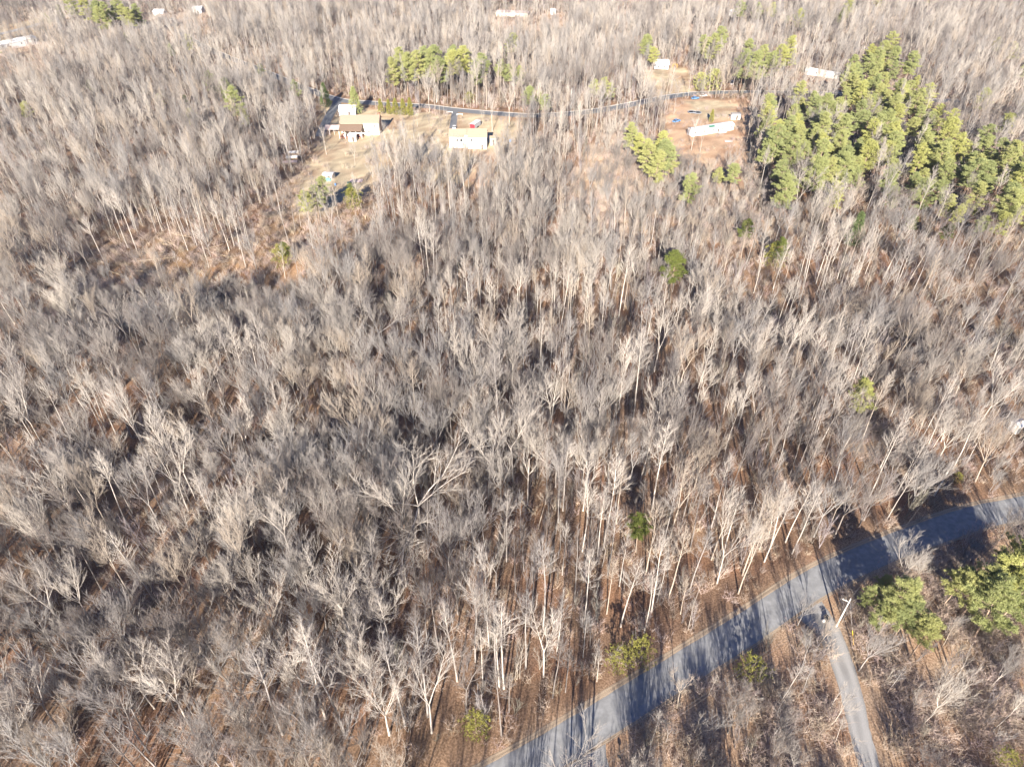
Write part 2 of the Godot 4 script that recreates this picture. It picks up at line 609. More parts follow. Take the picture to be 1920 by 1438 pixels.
func car(label: String, at: Vector3, turn: float, paint: Material, tall := 1.45) -> Node3D:
	var o := thing("parked_car", label, "car", at, turn, "cars parked at the homes")
	var b := B.new()
	var cs := [[-2.25, 0.45, 0.75], [-2.2, 0.3, 0.82], [-1.3, 0.28, 0.9], [1.0, 0.28, 0.92], [2.1, 0.3, 0.84], [2.25, 0.45, 0.7]]
	for k in cs.size() - 1:
		var p: Array = cs[k]
		var q: Array = cs[k + 1]
		for s in [-1.0, 1.0]:
			var a := Vector3(p[0], p[1], 0.86 * s)
			var c := Vector3(q[0], q[1], 0.86 * s)
			b.quad(a, Vector3(p[0], p[2], 0.88 * s), Vector3(q[0], q[2], 0.88 * s), c)
			b.quad(Vector3(p[0], p[2], 0.88 * s), Vector3(p[0], p[2] + 0.06, 0), Vector3(q[0], q[2] + 0.06, 0), Vector3(q[0], q[2], 0.88 * s))
		b.quad(Vector3(p[0], p[1], -0.86), Vector3(p[0], p[1], 0.86), Vector3(q[0], q[1], 0.86), Vector3(q[0], q[1], -0.86))
	for e in [cs[0], cs[-1]]:
		b.quad(Vector3(e[0], e[1], -0.86), Vector3(e[0], e[1], 0.86), Vector3(e[0], e[2], 0.88), Vector3(e[0], e[2], -0.88))
	obj("body", b, paint, o)
	var g := B.new()
	var low := [Vector2(-1.75, 0.8), Vector2(0.95, 0.8)]
	var high := [Vector2(-1.2, 0.62), Vector2(0.25, 0.62)]
	var y0 := 0.9
	var y1 := tall - 0.04
	for s in [-1.0, 1.0]:
		g.quad(Vector3(low[0].x, y0, low[0].y * s), Vector3(high[0].x, y1, high[0].y * s), Vector3(high[1].x, y1, high[1].y * s), Vector3(low[1].x, y0, low[1].y * s))
	for e in 2:
		g.quad(Vector3(low[e].x, y0, low[e].y), Vector3(high[e].x, y1, high[e].y), Vector3(high[e].x, y1, -high[e].y), Vector3(low[e].x, y0, -low[e].y))
	obj("window", g, M.car_glass, o)
	var t := B.new()
	t.box(Vector3(-0.475, tall, 0), Vector3(1.5, 0.09, 1.28))
	obj("roof", t, paint, o)
	for x in [-1.4, 1.4]:
		for s in [-1.0, 1.0]:
			var wm := CylinderMesh.new()
			wm.top_radius = 0.33
			wm.bottom_radius = 0.33
			wm.height = 0.22
			wm.radial_segments = 12
			wm.rings = 1
			var wo := put("wheel", wm, M.rubber, o)
			wo.position = Vector3(x, 0.33, 0.8 * s)
			wo.rotation.x = PI / 2
	return o

func pole(label: String, at: Vector3, h: float, turn: float, arm: bool) -> Node3D:
	var o := thing("utility_pole", label, "utility pole", at, turn, "wooden utility poles along the roads")
	var b := B.new()
	b.tube(PackedVector3Array([Vector3(0, -0.3, 0), Vector3(0, h * 0.5, 0), Vector3(0, h, 0), Vector3(0, h + 0.02, 0)]), PackedFloat32Array([0.17, 0.145, 0.12, 0.0]), 10)
	obj("pole", b, M.pole_wood, o)
	if arm:
		var a := B.new()
		a.box(Vector3(-0.5, h - 0.9, 0), Vector3(1.3, 0.11, 0.1))
		obj("crossarm", a, M.pole_wood, o)
		for x in [-1.05, -0.55]:
			var q := B.new()
			q.tube(PackedVector3Array([Vector3(x, h - 0.84, 0), Vector3(x, h - 0.72, 0), Vector3(x, h - 0.6, 0)]), PackedFloat32Array([0.03, 0.08, 0.04]), 8)
			obj("insulator", q, M.trim, o)
	var c := B.new()
	c.tube(PackedVector3Array([Vector3(0, h, 0), Vector3(0, h + 0.12, 0), Vector3(0, h + 0.26, 0)]), PackedFloat32Array([0.04, 0.07, 0.03]), 8)
	obj("insulator", c, M.trim, o)
	return o

func wire(label: String, p: Vector3, q: Vector3, sag: float, r := 0.022) -> void:
	var pts := PackedVector3Array()
	var rads := PackedFloat32Array()
	for k in 17:
		var t := k / 16.0
		pts.append(p.lerp(q, t) + Vector3.DOWN * sag * 4.0 * t * (1.0 - t))
		rads.append(r)
	var b := B.new()
	b.tube(pts, rads, 4)
	tag(obj("power_line", b, M.wire), label, "power line", "power lines strung between the poles")

func log_at(label: String, a: Vector3, c: Vector3, r: float, m: Material, group := "fallen logs in the wood") -> void:
	var b := B.new()
	var pts := PackedVector3Array()
	var rads := PackedFloat32Array()
	pts.append(a); rads.append(0.0)
	for k in 5:
		pts.append(a.lerp(c, k / 4.0) + Vector3(0, 0.05 * sin(k * 2.0), 0.06 * sin(k * 1.7)))
		rads.append(r * (1.0 - 0.35 * k / 4.0))
	pts.append(c); rads.append(0.0)
	b.tube(pts, rads, 7)
	tag(obj("fallen_log", b, m), label, "log", group)

# ---------------------------------------------------------------- the scene
func _ready() -> void:
	var cam := Camera3D.new()
	cam.name = "camera"
	cam.position = EYE
	cam.rotation_degrees = Vector3(-PITCH, 0, 0)
	cam.fov = FOV
	cam.near = 0.5
	cam.far = 6000.0
	add_child(cam)
	cam.current = true
	var sky_look := ProceduralSkyMaterial.new()
	sky_look.sky_top_color = Color(0.17, 0.41, 0.74)
	sky_look.sky_horizon_color = Color(0.62, 0.76, 0.93)
	sky_look.sky_curve = 0.12
	sky_look.ground_bottom_color = Color(0.42, 0.36, 0.30)
	sky_look.ground_horizon_color = Color(0.60, 0.66, 0.72)
	sky_look.sun_angle_max = 4.0
	var sky := Sky.new()
	sky.sky_material = sky_look
	var env := Environment.new()
	env.background_mode = Environment.BG_SKY
	env.sky = sky
	env.tonemap_mode = Environment.TONE_MAPPER_LINEAR
	env.tonemap_exposure = 3.65
	env.background_energy_multiplier = 0.28
	env.fog_enabled = true
	env.fog_light_color = Color(0.86, 0.9, 0.96)
	env.fog_density = 0.00004
	env.sdfgi_enabled = true
	env.ssao_enabled = true
	env.ssil_enabled = true
	var world := WorldEnvironment.new()
	world.name = "surroundings"
	world.environment = env
	add_child(world)
	var sun := DirectionalLight3D.new()
	sun.name = "sun"
	sun.light_energy = 1.6
	sun.light_color = Color(1.0, 0.965, 0.92)
	sun.light_angular_distance = 0.5
	sun.shadow_enabled = true
	sun.look_at_from_position(Vector3.ZERO, SUN_TO, Vector3.UP)
	add_child(sun)

	make_materials()
	lay_zones()
	lay_ground()
	build_homes()
	build_roadside()
	plant_evergreens()
	plant_leafless()
	lay_small_things()

func make_materials() -> void:
	var coarse := grain(1024, 11, 0.03, 6, 0.66, 1.0, 0.04)
	var asphalt_grain := grain(256, 5, 0.05, 5, 0.88, 1.0)
	M.ground = textured(plain(1, 1, 1, 1.0), coarse, 17.0)
	M.ground.vertex_color_use_as_albedo = true
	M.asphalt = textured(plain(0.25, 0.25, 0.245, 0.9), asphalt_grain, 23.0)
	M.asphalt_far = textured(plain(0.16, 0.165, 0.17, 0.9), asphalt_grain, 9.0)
	M.gravel = textured(plain(0.44, 0.425, 0.40, 1.0), grain(256, 8, 0.09, 4, 0.62, 1.0), 3.0)
	M.dirt = textured(plain(0.46, 0.37, 0.27, 1.0), coarse, 5.0)
	M.edge_paint = textured(plain(0.62, 0.58, 0.5, 0.8), asphalt_grain, 4.0)
	for m in [M.asphalt, M.asphalt_far, M.gravel, M.edge_paint, M.dirt]:
		m.vertex_color_use_as_albedo = true
	M.bark = []
	for t in [[0.43, 0.385, 0.335], [0.34, 0.304, 0.268], [0.265, 0.24, 0.22], [0.185, 0.16, 0.143], [0.33, 0.278, 0.225]]:
		M.bark.append(plain(t[0], t[1], t[2], 0.9))
	M.bark_stock = plain(0.345, 0.308, 0.27, 0.9)
	M.bark_stock.vertex_color_use_as_albedo = true
	M.brush = plain(0.45, 0.36, 0.285, 0.95)
	M.brush.vertex_color_use_as_albedo = true
	M.pine_bark = plain(0.27, 0.20, 0.15, 0.95)
	M.green = []
	for t in [[0.28, 0.29, 0.115], [0.25, 0.268, 0.108], [0.30, 0.302, 0.118], [0.228, 0.25, 0.105], [0.32, 0.322, 0.11]]:
		var m := plain(t[0], t[1], t[2], 0.7)
		m.backlight_enabled = true
		m.backlight = lin(t[0] * 0.5, t[1] * 0.5, t[2] * 0.4)
		M.green.append(m)
	M.cedar = []
	for t in [[0.11, 0.13, 0.03], [0.2, 0.19, 0.045], [0.09, 0.12, 0.045]]:
		M.cedar.append(plain(t[0], t[1], t[2], 0.8))
	M.trim = plain(0.7, 0.69, 0.66, 0.6)
	M.dark_trim = plain(0.1, 0.08, 0.07, 0.6)
	M.glass = plain(0.03, 0.035, 0.04, 0.15)
	M.car_glass = plain(0.03, 0.035, 0.045, 0.12)
	M.rubber = plain(0.02, 0.02, 0.02, 0.9)
	M.timber = textured(plain(0.4, 0.33, 0.25, 0.9), coarse, 1.2)
	M.cut_log = textured(plain(0.52, 0.42, 0.28, 0.9), coarse, 1.0)
	M.pole_wood = textured(plain(0.60, 0.58, 0.53, 0.85), asphalt_grain, 1.5)
	M.wire = plain(0.12, 0.11, 0.1, 0.6)
	M.white = textured(plain(0.74, 0.73, 0.70, 0.55), asphalt_grain, 3.0)
	M.cream = textured(plain(0.68, 0.63, 0.52, 0.7), asphalt_grain, 3.0)
	M.tan_roof = textured(plain(0.43, 0.34, 0.26, 0.95), coarse, 2.5)
	M.brown_roof = textured(plain(0.26, 0.19, 0.14, 0.95), coarse, 2.5)
	M.grey_roof = textured(plain(0.3, 0.3, 0.31, 0.8), coarse, 2.5)
	M.metal_roof = textured(plain(0.72, 0.72, 0.72, 0.4), asphalt_grain, 4.0)
	M.rust_roof = textured(plain(0.58, 0.48, 0.46, 0.6), coarse, 3.0)
	M.brick = textured(plain(0.38, 0.2, 0.15, 0.95), coarse, 1.0)
	M.red = plain(0.42, 0.03, 0.04, 0.5)
	M.blue = plain(0.10, 0.22, 0.42, 0.5)
	M.turquoise = plain(0.12, 0.5, 0.52, 0.6)
	M.black = plain(0.025, 0.027, 0.03, 0.6)
	M.grey = plain(0.34, 0.35, 0.37, 0.5)
	M.yellow = plain(0.65, 0.42, 0.04, 0.6)
	M.green_tarp = plain(0.08, 0.2, 0.14, 0.7)
	M.rose = plain(0.55, 0.42, 0.38, 0.9)
	M.rust_leaf = plain(0.34, 0.2, 0.1, 0.9)

var low_road: Array
var high_road: Array
var drive: Array
var lane: Array
var short_drive: Array
var farm_track: Array
var apron: Array

func lay_zones() -> void:
	zone.resize(ZW * ZH)
	zone.fill(WOOD)
	low_road = smooth([Vector2(-29.8, -31.0), Vector2(-15.7, -37.9), Vector2(-6.5, -42.2), Vector2(2.1, -46.6), Vector2(10.9, -51.5), Vector2(21.5, -57.7), Vector2(33.8, -64.9), Vector2(43.4, -70.6), Vector2(59.7, -80.6), Vector2(74.1, -87.4), Vector2(87.5, -92.7), Vector2(100.0, -97.1), Vector2(112.1, -100.0), Vector2(131.1, -103.8), Vector2(164.6, -108.8)])
	high_road = smooth([Vector2(-263.1, -591.1), Vector2(-212.8, -519.8), Vector2(-185.8, -492.6), Vector2(-167.6, -478.2), Vector2(-143.7, -453.3), Vector2(-122.1, -426.3), Vector2(-99.7, -405.1), Vector2(-78.0, -398.7), Vector2(-50.2, -391.8), Vector2(-31.7, -381.2), Vector2(-12.7, -372.1), Vector2(7.0, -366.9), Vector2(25.3, -369.6), Vector2(45.8, -377.9), Vector2(68.0, -392.9), Vector2(92.2, -410.9), Vector2(113.0, -420.8), Vector2(139.4, -425.0), Vector2(166.8, -422.0), Vector2(187.3, -418.3), Vector2(221.0, -409.6), Vector2(254.9, -403.9)])
	drive = smooth([Vector2(54.5, -77.5), Vector2(56.7, -73.7), Vector2(58.1, -69.1), Vector2(58.2, -63.8), Vector2(57.6, -57.9), Vector2(56.6, -52.5), Vector2(55.7, -46.0), Vector2(54.8, -39.2), Vector2(54.2, -31.8)])
	lane = smooth([Vector2(-98.9, -404.2), Vector2(-98.5, -393.0), Vector2(-98.5, -378.8), Vector2(-97.7, -360.1), Vector2(-96.4, -345.3)])
	short_drive = smooth([Vector2(-30.8, -380.0), Vector2(-30.4, -369.5), Vector2(-30.1, -357.0), Vector2(-30.0, -347.9)])
	farm_track = smooth([Vector2(-405.5, -539.5), Vector2(-392.0, -575.6), Vector2(-384.7, -599.0), Vector2(-379.4, -622.6), Vector2(-370.2, -655.5)])
	apron = smooth([Vector2(10.8, -49.5), Vector2(11.7, -46.2), Vector2(13.1, -43.1), Vector2(14.2, -38.7)])
	# woods thin out to scrub and young trees south of the near road, to pines on the right
	paint_poly([Vector2(-25.1, -37.6), Vector2(-4.9, -42.5), Vector2(10.8, -50.8), Vector2(21.4, -56.8), Vector2(33.5, -63.9), Vector2(43.1, -69.5), Vector2(59.3, -79.3), Vector2(73.5, -86.0), Vector2(86.8, -91.3), Vector2(111.2, -98.5), Vector2(163.7, -107.7), Vector2(106.3, -37.9), Vector2(240, 60), Vector2(34, 60), Vector2(30, -25), Vector2(22.6, -37.2), Vector2(3.2, -39.5), Vector2(-15.1, -32.2)], SPARSE)
	paint_poly([Vector2(124.4, -355.8), Vector2(145.8, -367.0), Vector2(171.6, -375.7), Vector2(213.6, -457.4), Vector2(226.5, -478.6), Vector2(254.8, -479.8), Vector2(220.0, -368.5), Vector2(202.0, -311.1), Vector2(222.7, -294.7), Vector2(221.0, -257.7), Vector2(193.8, -215.6), Vector2(166.3, -212.6), Vector2(151.8, -236.1), Vector2(133.2, -249.1), Vector2(106.8, -244.7), Vector2(105.6, -276.6)], PINES)
	paint_poly([Vector2(68.9, -310.5), Vector2(80.4, -295.8), Vector2(105.9, -294.1), Vector2(96.4, -251.5), Vector2(75.6, -242.6), Vector2(57.0, -253.2)], SPARSE)
	paint_poly([Vector2(21.0, -289.1), Vector2(52.2, -357.8), Vector2(76.3, -324.1), Vector2(97.7, -256.2), Vector2(109.5, -240.2), Vector2(84.4, -221.8), Vector2(48.0, -235.1), Vector2(20.2, -237.6)], SPARSE)
	paint_poly([Vector2(-149.6, -194.8), Vector2(-75.7, -202.1), Vector2(-56.8, -180.9), Vector2(-64.4, -170.9), Vector2(-137.9, -171.9)], SPARSE)
	paint_poly([Vector2(-339.8, -577.0), Vector2(-269.3, -565.1), Vector2(-243.2, -511.2), Vector2(-307.5, -514.4)], SPARSE)
	paint_poly([Vector2(82.0, -129.8), Vector2(92.5, -129.3), Vector2(89.4, -117.5), Vector2(76.9, -117.9)], SPARSE)
	paint_poly([Vector2(-155.7, -224.2), Vector2(-128.7, -229.3), Vector2(-91.4, -214.6), Vector2(-79.1, -209.3), Vector2(-79.6, -203.4), Vector2(-99.8, -199.3), Vector2(-130.6, -198.7), Vector2(-149.8, -205.3)], SCRUB)
	paint_poly([Vector2(-97.1, -234.2), Vector2(-97.8, -289.6), Vector2(-83.6, -288.8), Vector2(-61.2, -279.8), Vector2(-50.6, -253.1), Vector2(-50.5, -225.3), Vector2(-65.6, -205.8), Vector2(-84.1, -207.5)], SCRUB)
	paint_poly([Vector2(-108.4, -400.3), Vector2(-70.5, -388.2), Vector2(-45.9, -377.4), Vector2(-40.6, -324.5), Vector2(-52.7, -301.2), Vector2(-58.5, -277.2), Vector2(-66.2, -258.2), Vector2(-74.5, -247.7), Vector2(-85.2, -248.1), Vector2(-93.1, -286.0), Vector2(-95.6, -342.0)], GRASS)
	paint_poly([Vector2(-48.9, -378.9), Vector2(6.9, -364.5), Vector2(3.9, -329.2), Vector2(-4.8, -298.9), Vector2(-18.2, -280.5), Vector2(-36.6, -282.1), Vector2(-47.1, -314.3), Vector2(-48.9, -353.2)], GRASS)
	paint_poly([Vector2(-18.8, -320.0), Vector2(-7.5, -319.5), Vector2(-6.9, -285.2), Vector2(-18.2, -280.5)], SOIL)
	paint_poly([Vector2(88.1, -405.2), Vector2(139.0, -412.2), Vector2(118.6, -349.6), Vector2(102.7, -292.9), Vector2(80.2, -294.5), Vector2(73.2, -328.1)], SOIL)
	paint_poly([Vector2(100.0, -403.3), Vector2(124.9, -405.5), Vector2(114.1, -368.8), Vector2(95.9, -369.1)], GRASS)
	paint_poly([Vector2(81.3, -463.4), Vector2(113.8, -472.5), Vector2(107.1, -423.0), Vector2(79.2, -407.1)], GRASS)
	paint_poly([Vector2(176.0, -450.3), Vector2(201.0, -446.8), Vector2(186.5, -416.1), Vector2(166.0, -419.7)], SOIL)
	paint_poly([Vector2(-419.6, -499.5), Vector2(-354.1, -551.6), Vector2(-372.8, -624.7), Vector2(-388.2, -638.4), Vector2(-439.3, -527.6)], GRASS)
	paint_poly([Vector2(-379.1, -494.3), Vector2(-351.9, -508.9), Vector2(-338.3, -534.0), Vector2(-318.1, -522.1), Vector2(-276.5, -436.0), Vector2(-324.0, -409.7)], SCRUB)
	paint_poly([Vector2(-321.9, -660.9), Vector2(-253.3, -641.9), Vector2(-213.8, -533.3), Vector2(-261.7, -541.7)], SCRUB)
	paint_poly([Vector2(-27.4, -654.2), Vector2(45.1, -646.4), Vector2(39.3, -549.8), Vector2(-15.6, -545.3)], SCRUB)
	for g in gullies:
		paint_line(smooth(g, 4), 4.5, CREEK)
	paint_line(low_road, 5.2, VERGE)
	paint_line(drive, 3.6, VERGE)
	paint_line(high_road, 4.4, VERGE)
	paint_line(apron, 4.5, VERGE)
	paint_line(low_road, 3.4, ROAD)
	paint_line(high_road, 3.8, ROAD)
	paint_line(drive, 2.0, ROAD)
	paint_line(lane, 2.6, ROAD)
	paint_line(short_drive, 2.0, ROAD)
	paint_line(farm_track, 3.2, ROAD)

func lay_ground() -> void:
	var base := {WOOD: Vector3(0.25, 0.162, 0.108), ROAD: Vector3(0.40, 0.31, 0.22), GRASS: Vector3(0.62, 0.52, 0.35), SOIL: Vector3(0.66, 0.46, 0.30), VERGE: Vector3(0.44, 0.29, 0.185), SPARSE: Vector3(0.50, 0.37, 0.255), PINES: Vector3(0.25, 0.15, 0.09), CREEK: Vector3(0.12, 0.085, 0.06), SCRUB: Vector3(0.36, 0.24, 0.14)}
	var f := FastNoiseLite.new()
	f.seed = 3
	f.frequency = 0.03
	f.fractal_octaves = 3
	var b := B.new()
	var xs: Array[float] = [-5000.0, -2500.0, -1200.0, -800.0]
	var zs: Array[float] = [-5000.0, -3000.0, -1800.0, -1200.0]
	var x := -540.0
	while x <= 540.0:
		xs.append(x)
		x += 3.0
	var z := -870.0
	while z <= 78.0:
		zs.append(z)
		z += 3.0
	xs.append_array([800.0, 1200.0, 2500.0, 5000.0])
	zs.append_array([300.0, 800.0, 2000.0, 4000.0])
	var w := xs.size()
	for j in zs.size():
		for i in w:
			var px := xs[i]
			var pz := zs[j]
			b.v.append(Vector3(px, hgt(px, pz), pz))
			var e := 1.5
			b.n.append(Vector3(hgt(px - e, pz) - hgt(px + e, pz), 2 * e, hgt(px, pz - e) - hgt(px, pz + e)).normalized())
			var c: Vector3 = base[zone_at(px, pz)] * 0.5
			for o in [[-2.0, 0.0], [2.0, 0.0], [0.0, 2.0], [0.0, -2.0]]:
				c += base[zone_at(px + o[0], pz + o[1])] * 0.125
			var k := f.get_noise_2d(px, pz)
			var k2 := f.get_noise_2d(px * 3.1 + 500, pz * 3.1)
			c *= 1.0 + 0.28 * k + 0.22 * k2
			c = c.lerp(Vector3(0.34, 0.27, 0.14) * (0.8 + 0.4 * k2), clampf(0.25 * k + 0.04, 0, 0.3))
			if zone_at(px, pz) == GRASS or zone_at(px, pz) == SOIL:
				c *= 1.0 + 0.5 * f.get_noise_2d(px * 5.0 + 40, pz * 5.0)
			var k3 := f.get_noise_2d(px * 1.7 - 900, pz * 1.7 + 300)
			c = c.lerp(Vector3(0.33, 0.17, 0.095), clampf(k3 * 1.2, 0, 0.55))
			b.c.append(Color(c.x, c.y, c.z))
	for j in zs.size() - 1:
		for i in w - 1:
			var a := j * w + i
			b.i.append_array([a, a + 1, a + w, a + 1, a + w + 1, a + w])
	struct("ground", b, M.ground)
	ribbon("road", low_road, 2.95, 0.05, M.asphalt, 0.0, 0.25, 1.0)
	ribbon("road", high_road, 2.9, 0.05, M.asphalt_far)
	ribbon("dirt_shoulder", low_road, 0.55, 0.03, M.dirt, -3.4, 0.15, 2.5)
	ribbon("dirt_shoulder", low_road, 0.3, 0.03, M.dirt, 3.15, 0.15, 2.5)
	ribbon("road_edge_line", high_road, 0.35, 0.10, M.edge_paint, -3.05, 0.08)
	ribbon("gravel_drive", drive, 1.65, 0.02, M.gravel, 0.0, 0.25, 2.2, 3.2)
	ribbon("gravel_drive", apron, 2.6, 0.02, M.gravel, 0.0, 0.25, 1.5, 2.0)
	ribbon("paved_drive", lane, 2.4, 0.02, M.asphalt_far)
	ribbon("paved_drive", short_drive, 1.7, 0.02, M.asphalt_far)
	ribbon("gravel_road", farm_track, 2.8, 0.05, M.gravel)

func build_homes() -> void:
	# the long tan-roofed house with its porch
	var a := thing("house", "long tan-roofed house with cream end wall and brown lean-to porch", "house", on(Vector2(-66.2, -345.0)), 0.0)
	var w := B.new()
	gable_walls(w, -19.0, 0.0, -9.0, -0.4, 5.9, 2.3)
	obj("wall", w, M.cream, a)
	w = B.new()
	w.box(Vector3(-3.9, 2.75, -0.2), Vector3(7.4, 6.0, 0.7))
	obj("end_wall", w, M.cream, a).set_meta("label", "cream painted two-storey end wall")
	w = B.new()
	gable_roof(w, -19.0, 0.0, -9.0, 0.2, 5.95, 2.3, 0.35)
	obj("roof", w, M.tan_roof, a)
	window_on(a, Transform3D.IDENTITY, Vector3(-5.2, 1.5, 0.16), 1.3, 0.8)
	window_on(a, Transform3D.IDENTITY, Vector3(-2.0, 4.3, 0.16), 1.0, 1.0)
	w = B.new()
	w.quad(Vector3(-19.2, 5.3, -0.3), Vector3(-7.9, 5.3, -0.3), Vector3(-7.9, 3.6, 5.2), Vector3(-19.2, 3.6, 5.2))
	w.quad(Vector3(-19.2, 5.18, -0.3), Vector3(-7.9, 5.18, -0.3), Vector3(-7.9, 3.48, 5.2), Vector3(-19.2, 3.48, 5.2))
	w.box(Vector3(-13.55, 3.52, 5.25), Vector3(11.4, 0.22, 0.1))
	obj("porch_roof", w, M.brown_roof, a)
	for k in 5:
		w = B.new()
		w.box(Vector3(-19.0 + k * 2.75, 1.6, 5.0), Vector3(0.16, 3.8, 0.16))
		obj("post", w, M.trim, a)
	w = B.new()
	w.box(Vector3(-0.2, 4.4, -5.0), Vector3(0.9, 9.6, 1.2))
	obj("chimney", w, M.brick, a)
	w = B.new()
	w.box(Vector3(-13.5, 0.15, 2.4), Vector3(11.0, 0.4, 5.0))
	obj("porch_floor", w, M.brick, a)
	rng.seed = 41
	for k in 16:
		var q := B.new()
		var s := Vector3(rf(0.4, 1.1), rf(0.4, 1.2), rf(0.4, 0.9))
		q.box(Vector3(0, s.y / 2, 0), s)
		var at := on(Vector2(-66.2, -345.0)) + Vector3(-18.0 + k * 0.64, 0.36, rf(1.0, 4.4))
		var m: Material = [M.brick, M.red, M.white, M.dark_trim, M.rose, M.brown_roof][k % 6]
		var box := obj("storage_box", q, m)
		box.position = at
		box.rotation.y = rf(-0.5, 0.5)
		tag(box, "%s storage box under the porch roof, %s from the left" % [["brick red", "bright red", "white", "dark brown", "dull pink", "brown"][k % 6], ["first", "second", "third", "fourth", "fifth", "sixth", "seventh", "eighth", "ninth", "tenth", "eleventh", "twelfth", "thirteenth", "fourteenth", "fifteenth", "sixteenth"][k]], "box", "boxes piled under the porch of the long house")
	shed("white metal-roofed garage with dark far slope behind the long tan house", on(Vector2(-88.3, -376.3)), 0.0, 9.0, 7.5, 3.0, 1.9, M.grey, M.metal_roof, "garage", "garage")
	carport("pinkish white metal carport at the left end of the long tan house", on(Vector2(-90.7, -347.5)), -0.05, 7.2, 6.0, 2.6, 1.3, M.rust_roof)
	shed("small white shed in front of the long house's porch", on(Vector2(-78.2, -335.8)), 0.0, 3.7, 3.0, 2.8, 0.6, M.white, M.white)
	var f := thing("freezer", "white chest freezer beside the small white shed by the porch", "freezer", on(Vector2(-76.2, -342.1)))
	w = B.new()
	w.box(Vector3(0, 0.45, 0), Vector3(1.5, 0.9, 0.8))
	obj("body", w, M.white, f)
	w = B.new()
	w.box(Vector3(0, 0.95, 0), Vector3(1.56, 0.1, 0.86))
	obj("lid", w, M.trim, f)
	# the pale two-storey house
	var h := thing("house", "white two-storey house with tan roof beside the red trailer", "house", on(Vector2(-11.9, -321.7)))
	w = B.new()
	gable_walls(w, -8.9, 0.0, -8.0, 0.0, 5.6, 2.6)
	obj("wall", w, M.white, h)
	w = B.new()
	gable_walls(w, -17.6, -10.4, -8.0, -0.8, 5.5, 2.4)
	obj("side_wing", w, M.white, h)
	w = B.new()
	gable_roof(w, -8.9, 0.0, -8.0, 0.0, 5.65, 2.6, 0.3)
	obj("roof", w, M.tan_roof, h)
	w = B.new()
	gable_roof(w, -17.6, -9.6, -8.0, -0.8, 5.55, 2.4, 0.25)
	obj("roof", w, M.tan_roof, h)
	w = B.new()
	w.box(Vector3(-9.65, 2.9, -2.4), Vector3(1.5, 6.6, 4.4))
	obj("link_wall", w, M.rose, h)
	window_on(h, Transform3D.IDENTITY, Vector3(-7.2, 4.3, 0), 1.1, 1.1)
	window_on(h, Transform3D.IDENTITY, Vector3(-6.9, 1.5, 0), 0.8, 0.9)
	window_on(h, Transform3D.IDENTITY, Vector3(-12.0, 4.0, -0.8), 1.1, 1.5)
	window_on(h, Transform3D.IDENTITY, Vector3(-13.8, 4.0, -0.8), 0.8, 1.3)
	w = B.new()
	w.box(Vector3(-2.2, 1.1, 0.04), Vector3(1.0, 2.1, 0.08))
	obj("door", w, M.dark_trim, h)
	shed("tan roofed garden shed at the right end of the white house", on(Vector2(-9.2, -326.3)), 0.0, 2.6, 2.6, 3.4, 0.7, M.cream, M.tan_roof)
	car("white parked car on the short drive behind the white house", on(Vector2(-29.0, -349.4)), PI / 2, M.white)
	var t := thing("cargo_trailer", "red fronted cargo trailer with pale roof behind the white house", "trailer", on(Vector2(-19.8, -347.1)), -0.42)
	w = B.new()
	w.box(Vector3(0, 1.5, -3.4), Vector3(2.5, 2.2, 6.8))
	obj("body", w, M.grey, t)
	w = B.new()
	w.box(Vector3(0, 1.5, 0.03), Vector3(2.5, 2.2, 0.06))
	obj("front_panel", w, M.red, t)
	w = B.new()
	w.box(Vector3(0, 2.65, -3.4), Vector3(2.6, 0.1, 6.95))
	obj("roof", w, M.metal_roof, t)
	for s in [-1.0, 1.0]:
		for z in [-3.0, -4.0]:
			var wm := CylinderMesh.new()
			wm.top_radius = 0.38
			wm.bottom_radius = 0.38
			wm.height = 0.25
			wm.radial_segments = 12
			var wo := put("wheel", wm, M.rubber, t)
			wo.position = Vector3(1.28 * s, 0.38, z)
			wo.rotation.z = PI / 2
	# the long white mobile home on the bare red yard
	var mh := mobile_home("long white mobile home with patched roof on the bare orange yard", Vector2(89.4, -341.1), Vector2(112.2, -350.9), 4.4, 2.9, M.white, M.white, 5)
	w = B.new()
	w.box(Vector3(-1.5, 3.22, -1.4), Vector3(3.4, 0.05, 1.6), Transform3D(Basis(Vector3.RIGHT, 0.25), Vector3(0, 0.35, 0.8)))
	obj("roof_patch", w, M.green_tarp, mh).set_meta("label", "greenish moss-stained roof patch")
	w = B.new()
	w.box(Vector3(4.0, 0.5, 1.4), Vector3(4.2, 0.2, 2.4))
	for k in 8:
		w.box(Vector3(2.0 + k * 0.57, 1.05, 2.55), Vector3(0.1, 0.9, 0.06))
	w.box(Vector3(4.0, 1.5, 2.55), Vector3(4.2, 0.1, 0.1))
	obj("porch", w, M.trim, mh)
	shed("white box shed with dark window behind the long white mobile home", on(Vector2(118.0, -368.6)), 0.0, 4.6, 2.4, 2.9, 0.3, M.white, M.grey_roof)
	mobile_home("white mobile home with blue shadows under tall pines on the right", Vector2(185.7, -461.6), Vector2(200.8, -448.0), 5.0, 3.0, M.white, M.metal_roof, 4)
	var g := thing("house", "small grey house with white roof in the trees beyond the road", "house", on(Vector2(99.8, -465.9)))
	w = B.new()
	gable_walls(w, -9.0, 0.0, -8.0, 0.0, 3.2, 1.8)
	obj("wall", w, M.grey, g)
	w = B.new()
	gable_roof(w, -9.0, 0.0, -8.0, 0.0, 3.25, 1.8, 0.4)
	obj("roof", w, M.metal_roof, g)
	window_on(g, Transform3D.IDENTITY, Vector3(-2.5, 1.7, 0), 1.2, 1.1)
	window_on(g, Transform3D.IDENTITY, Vector3(-6.5, 1.7, 0), 1.2, 1.1)
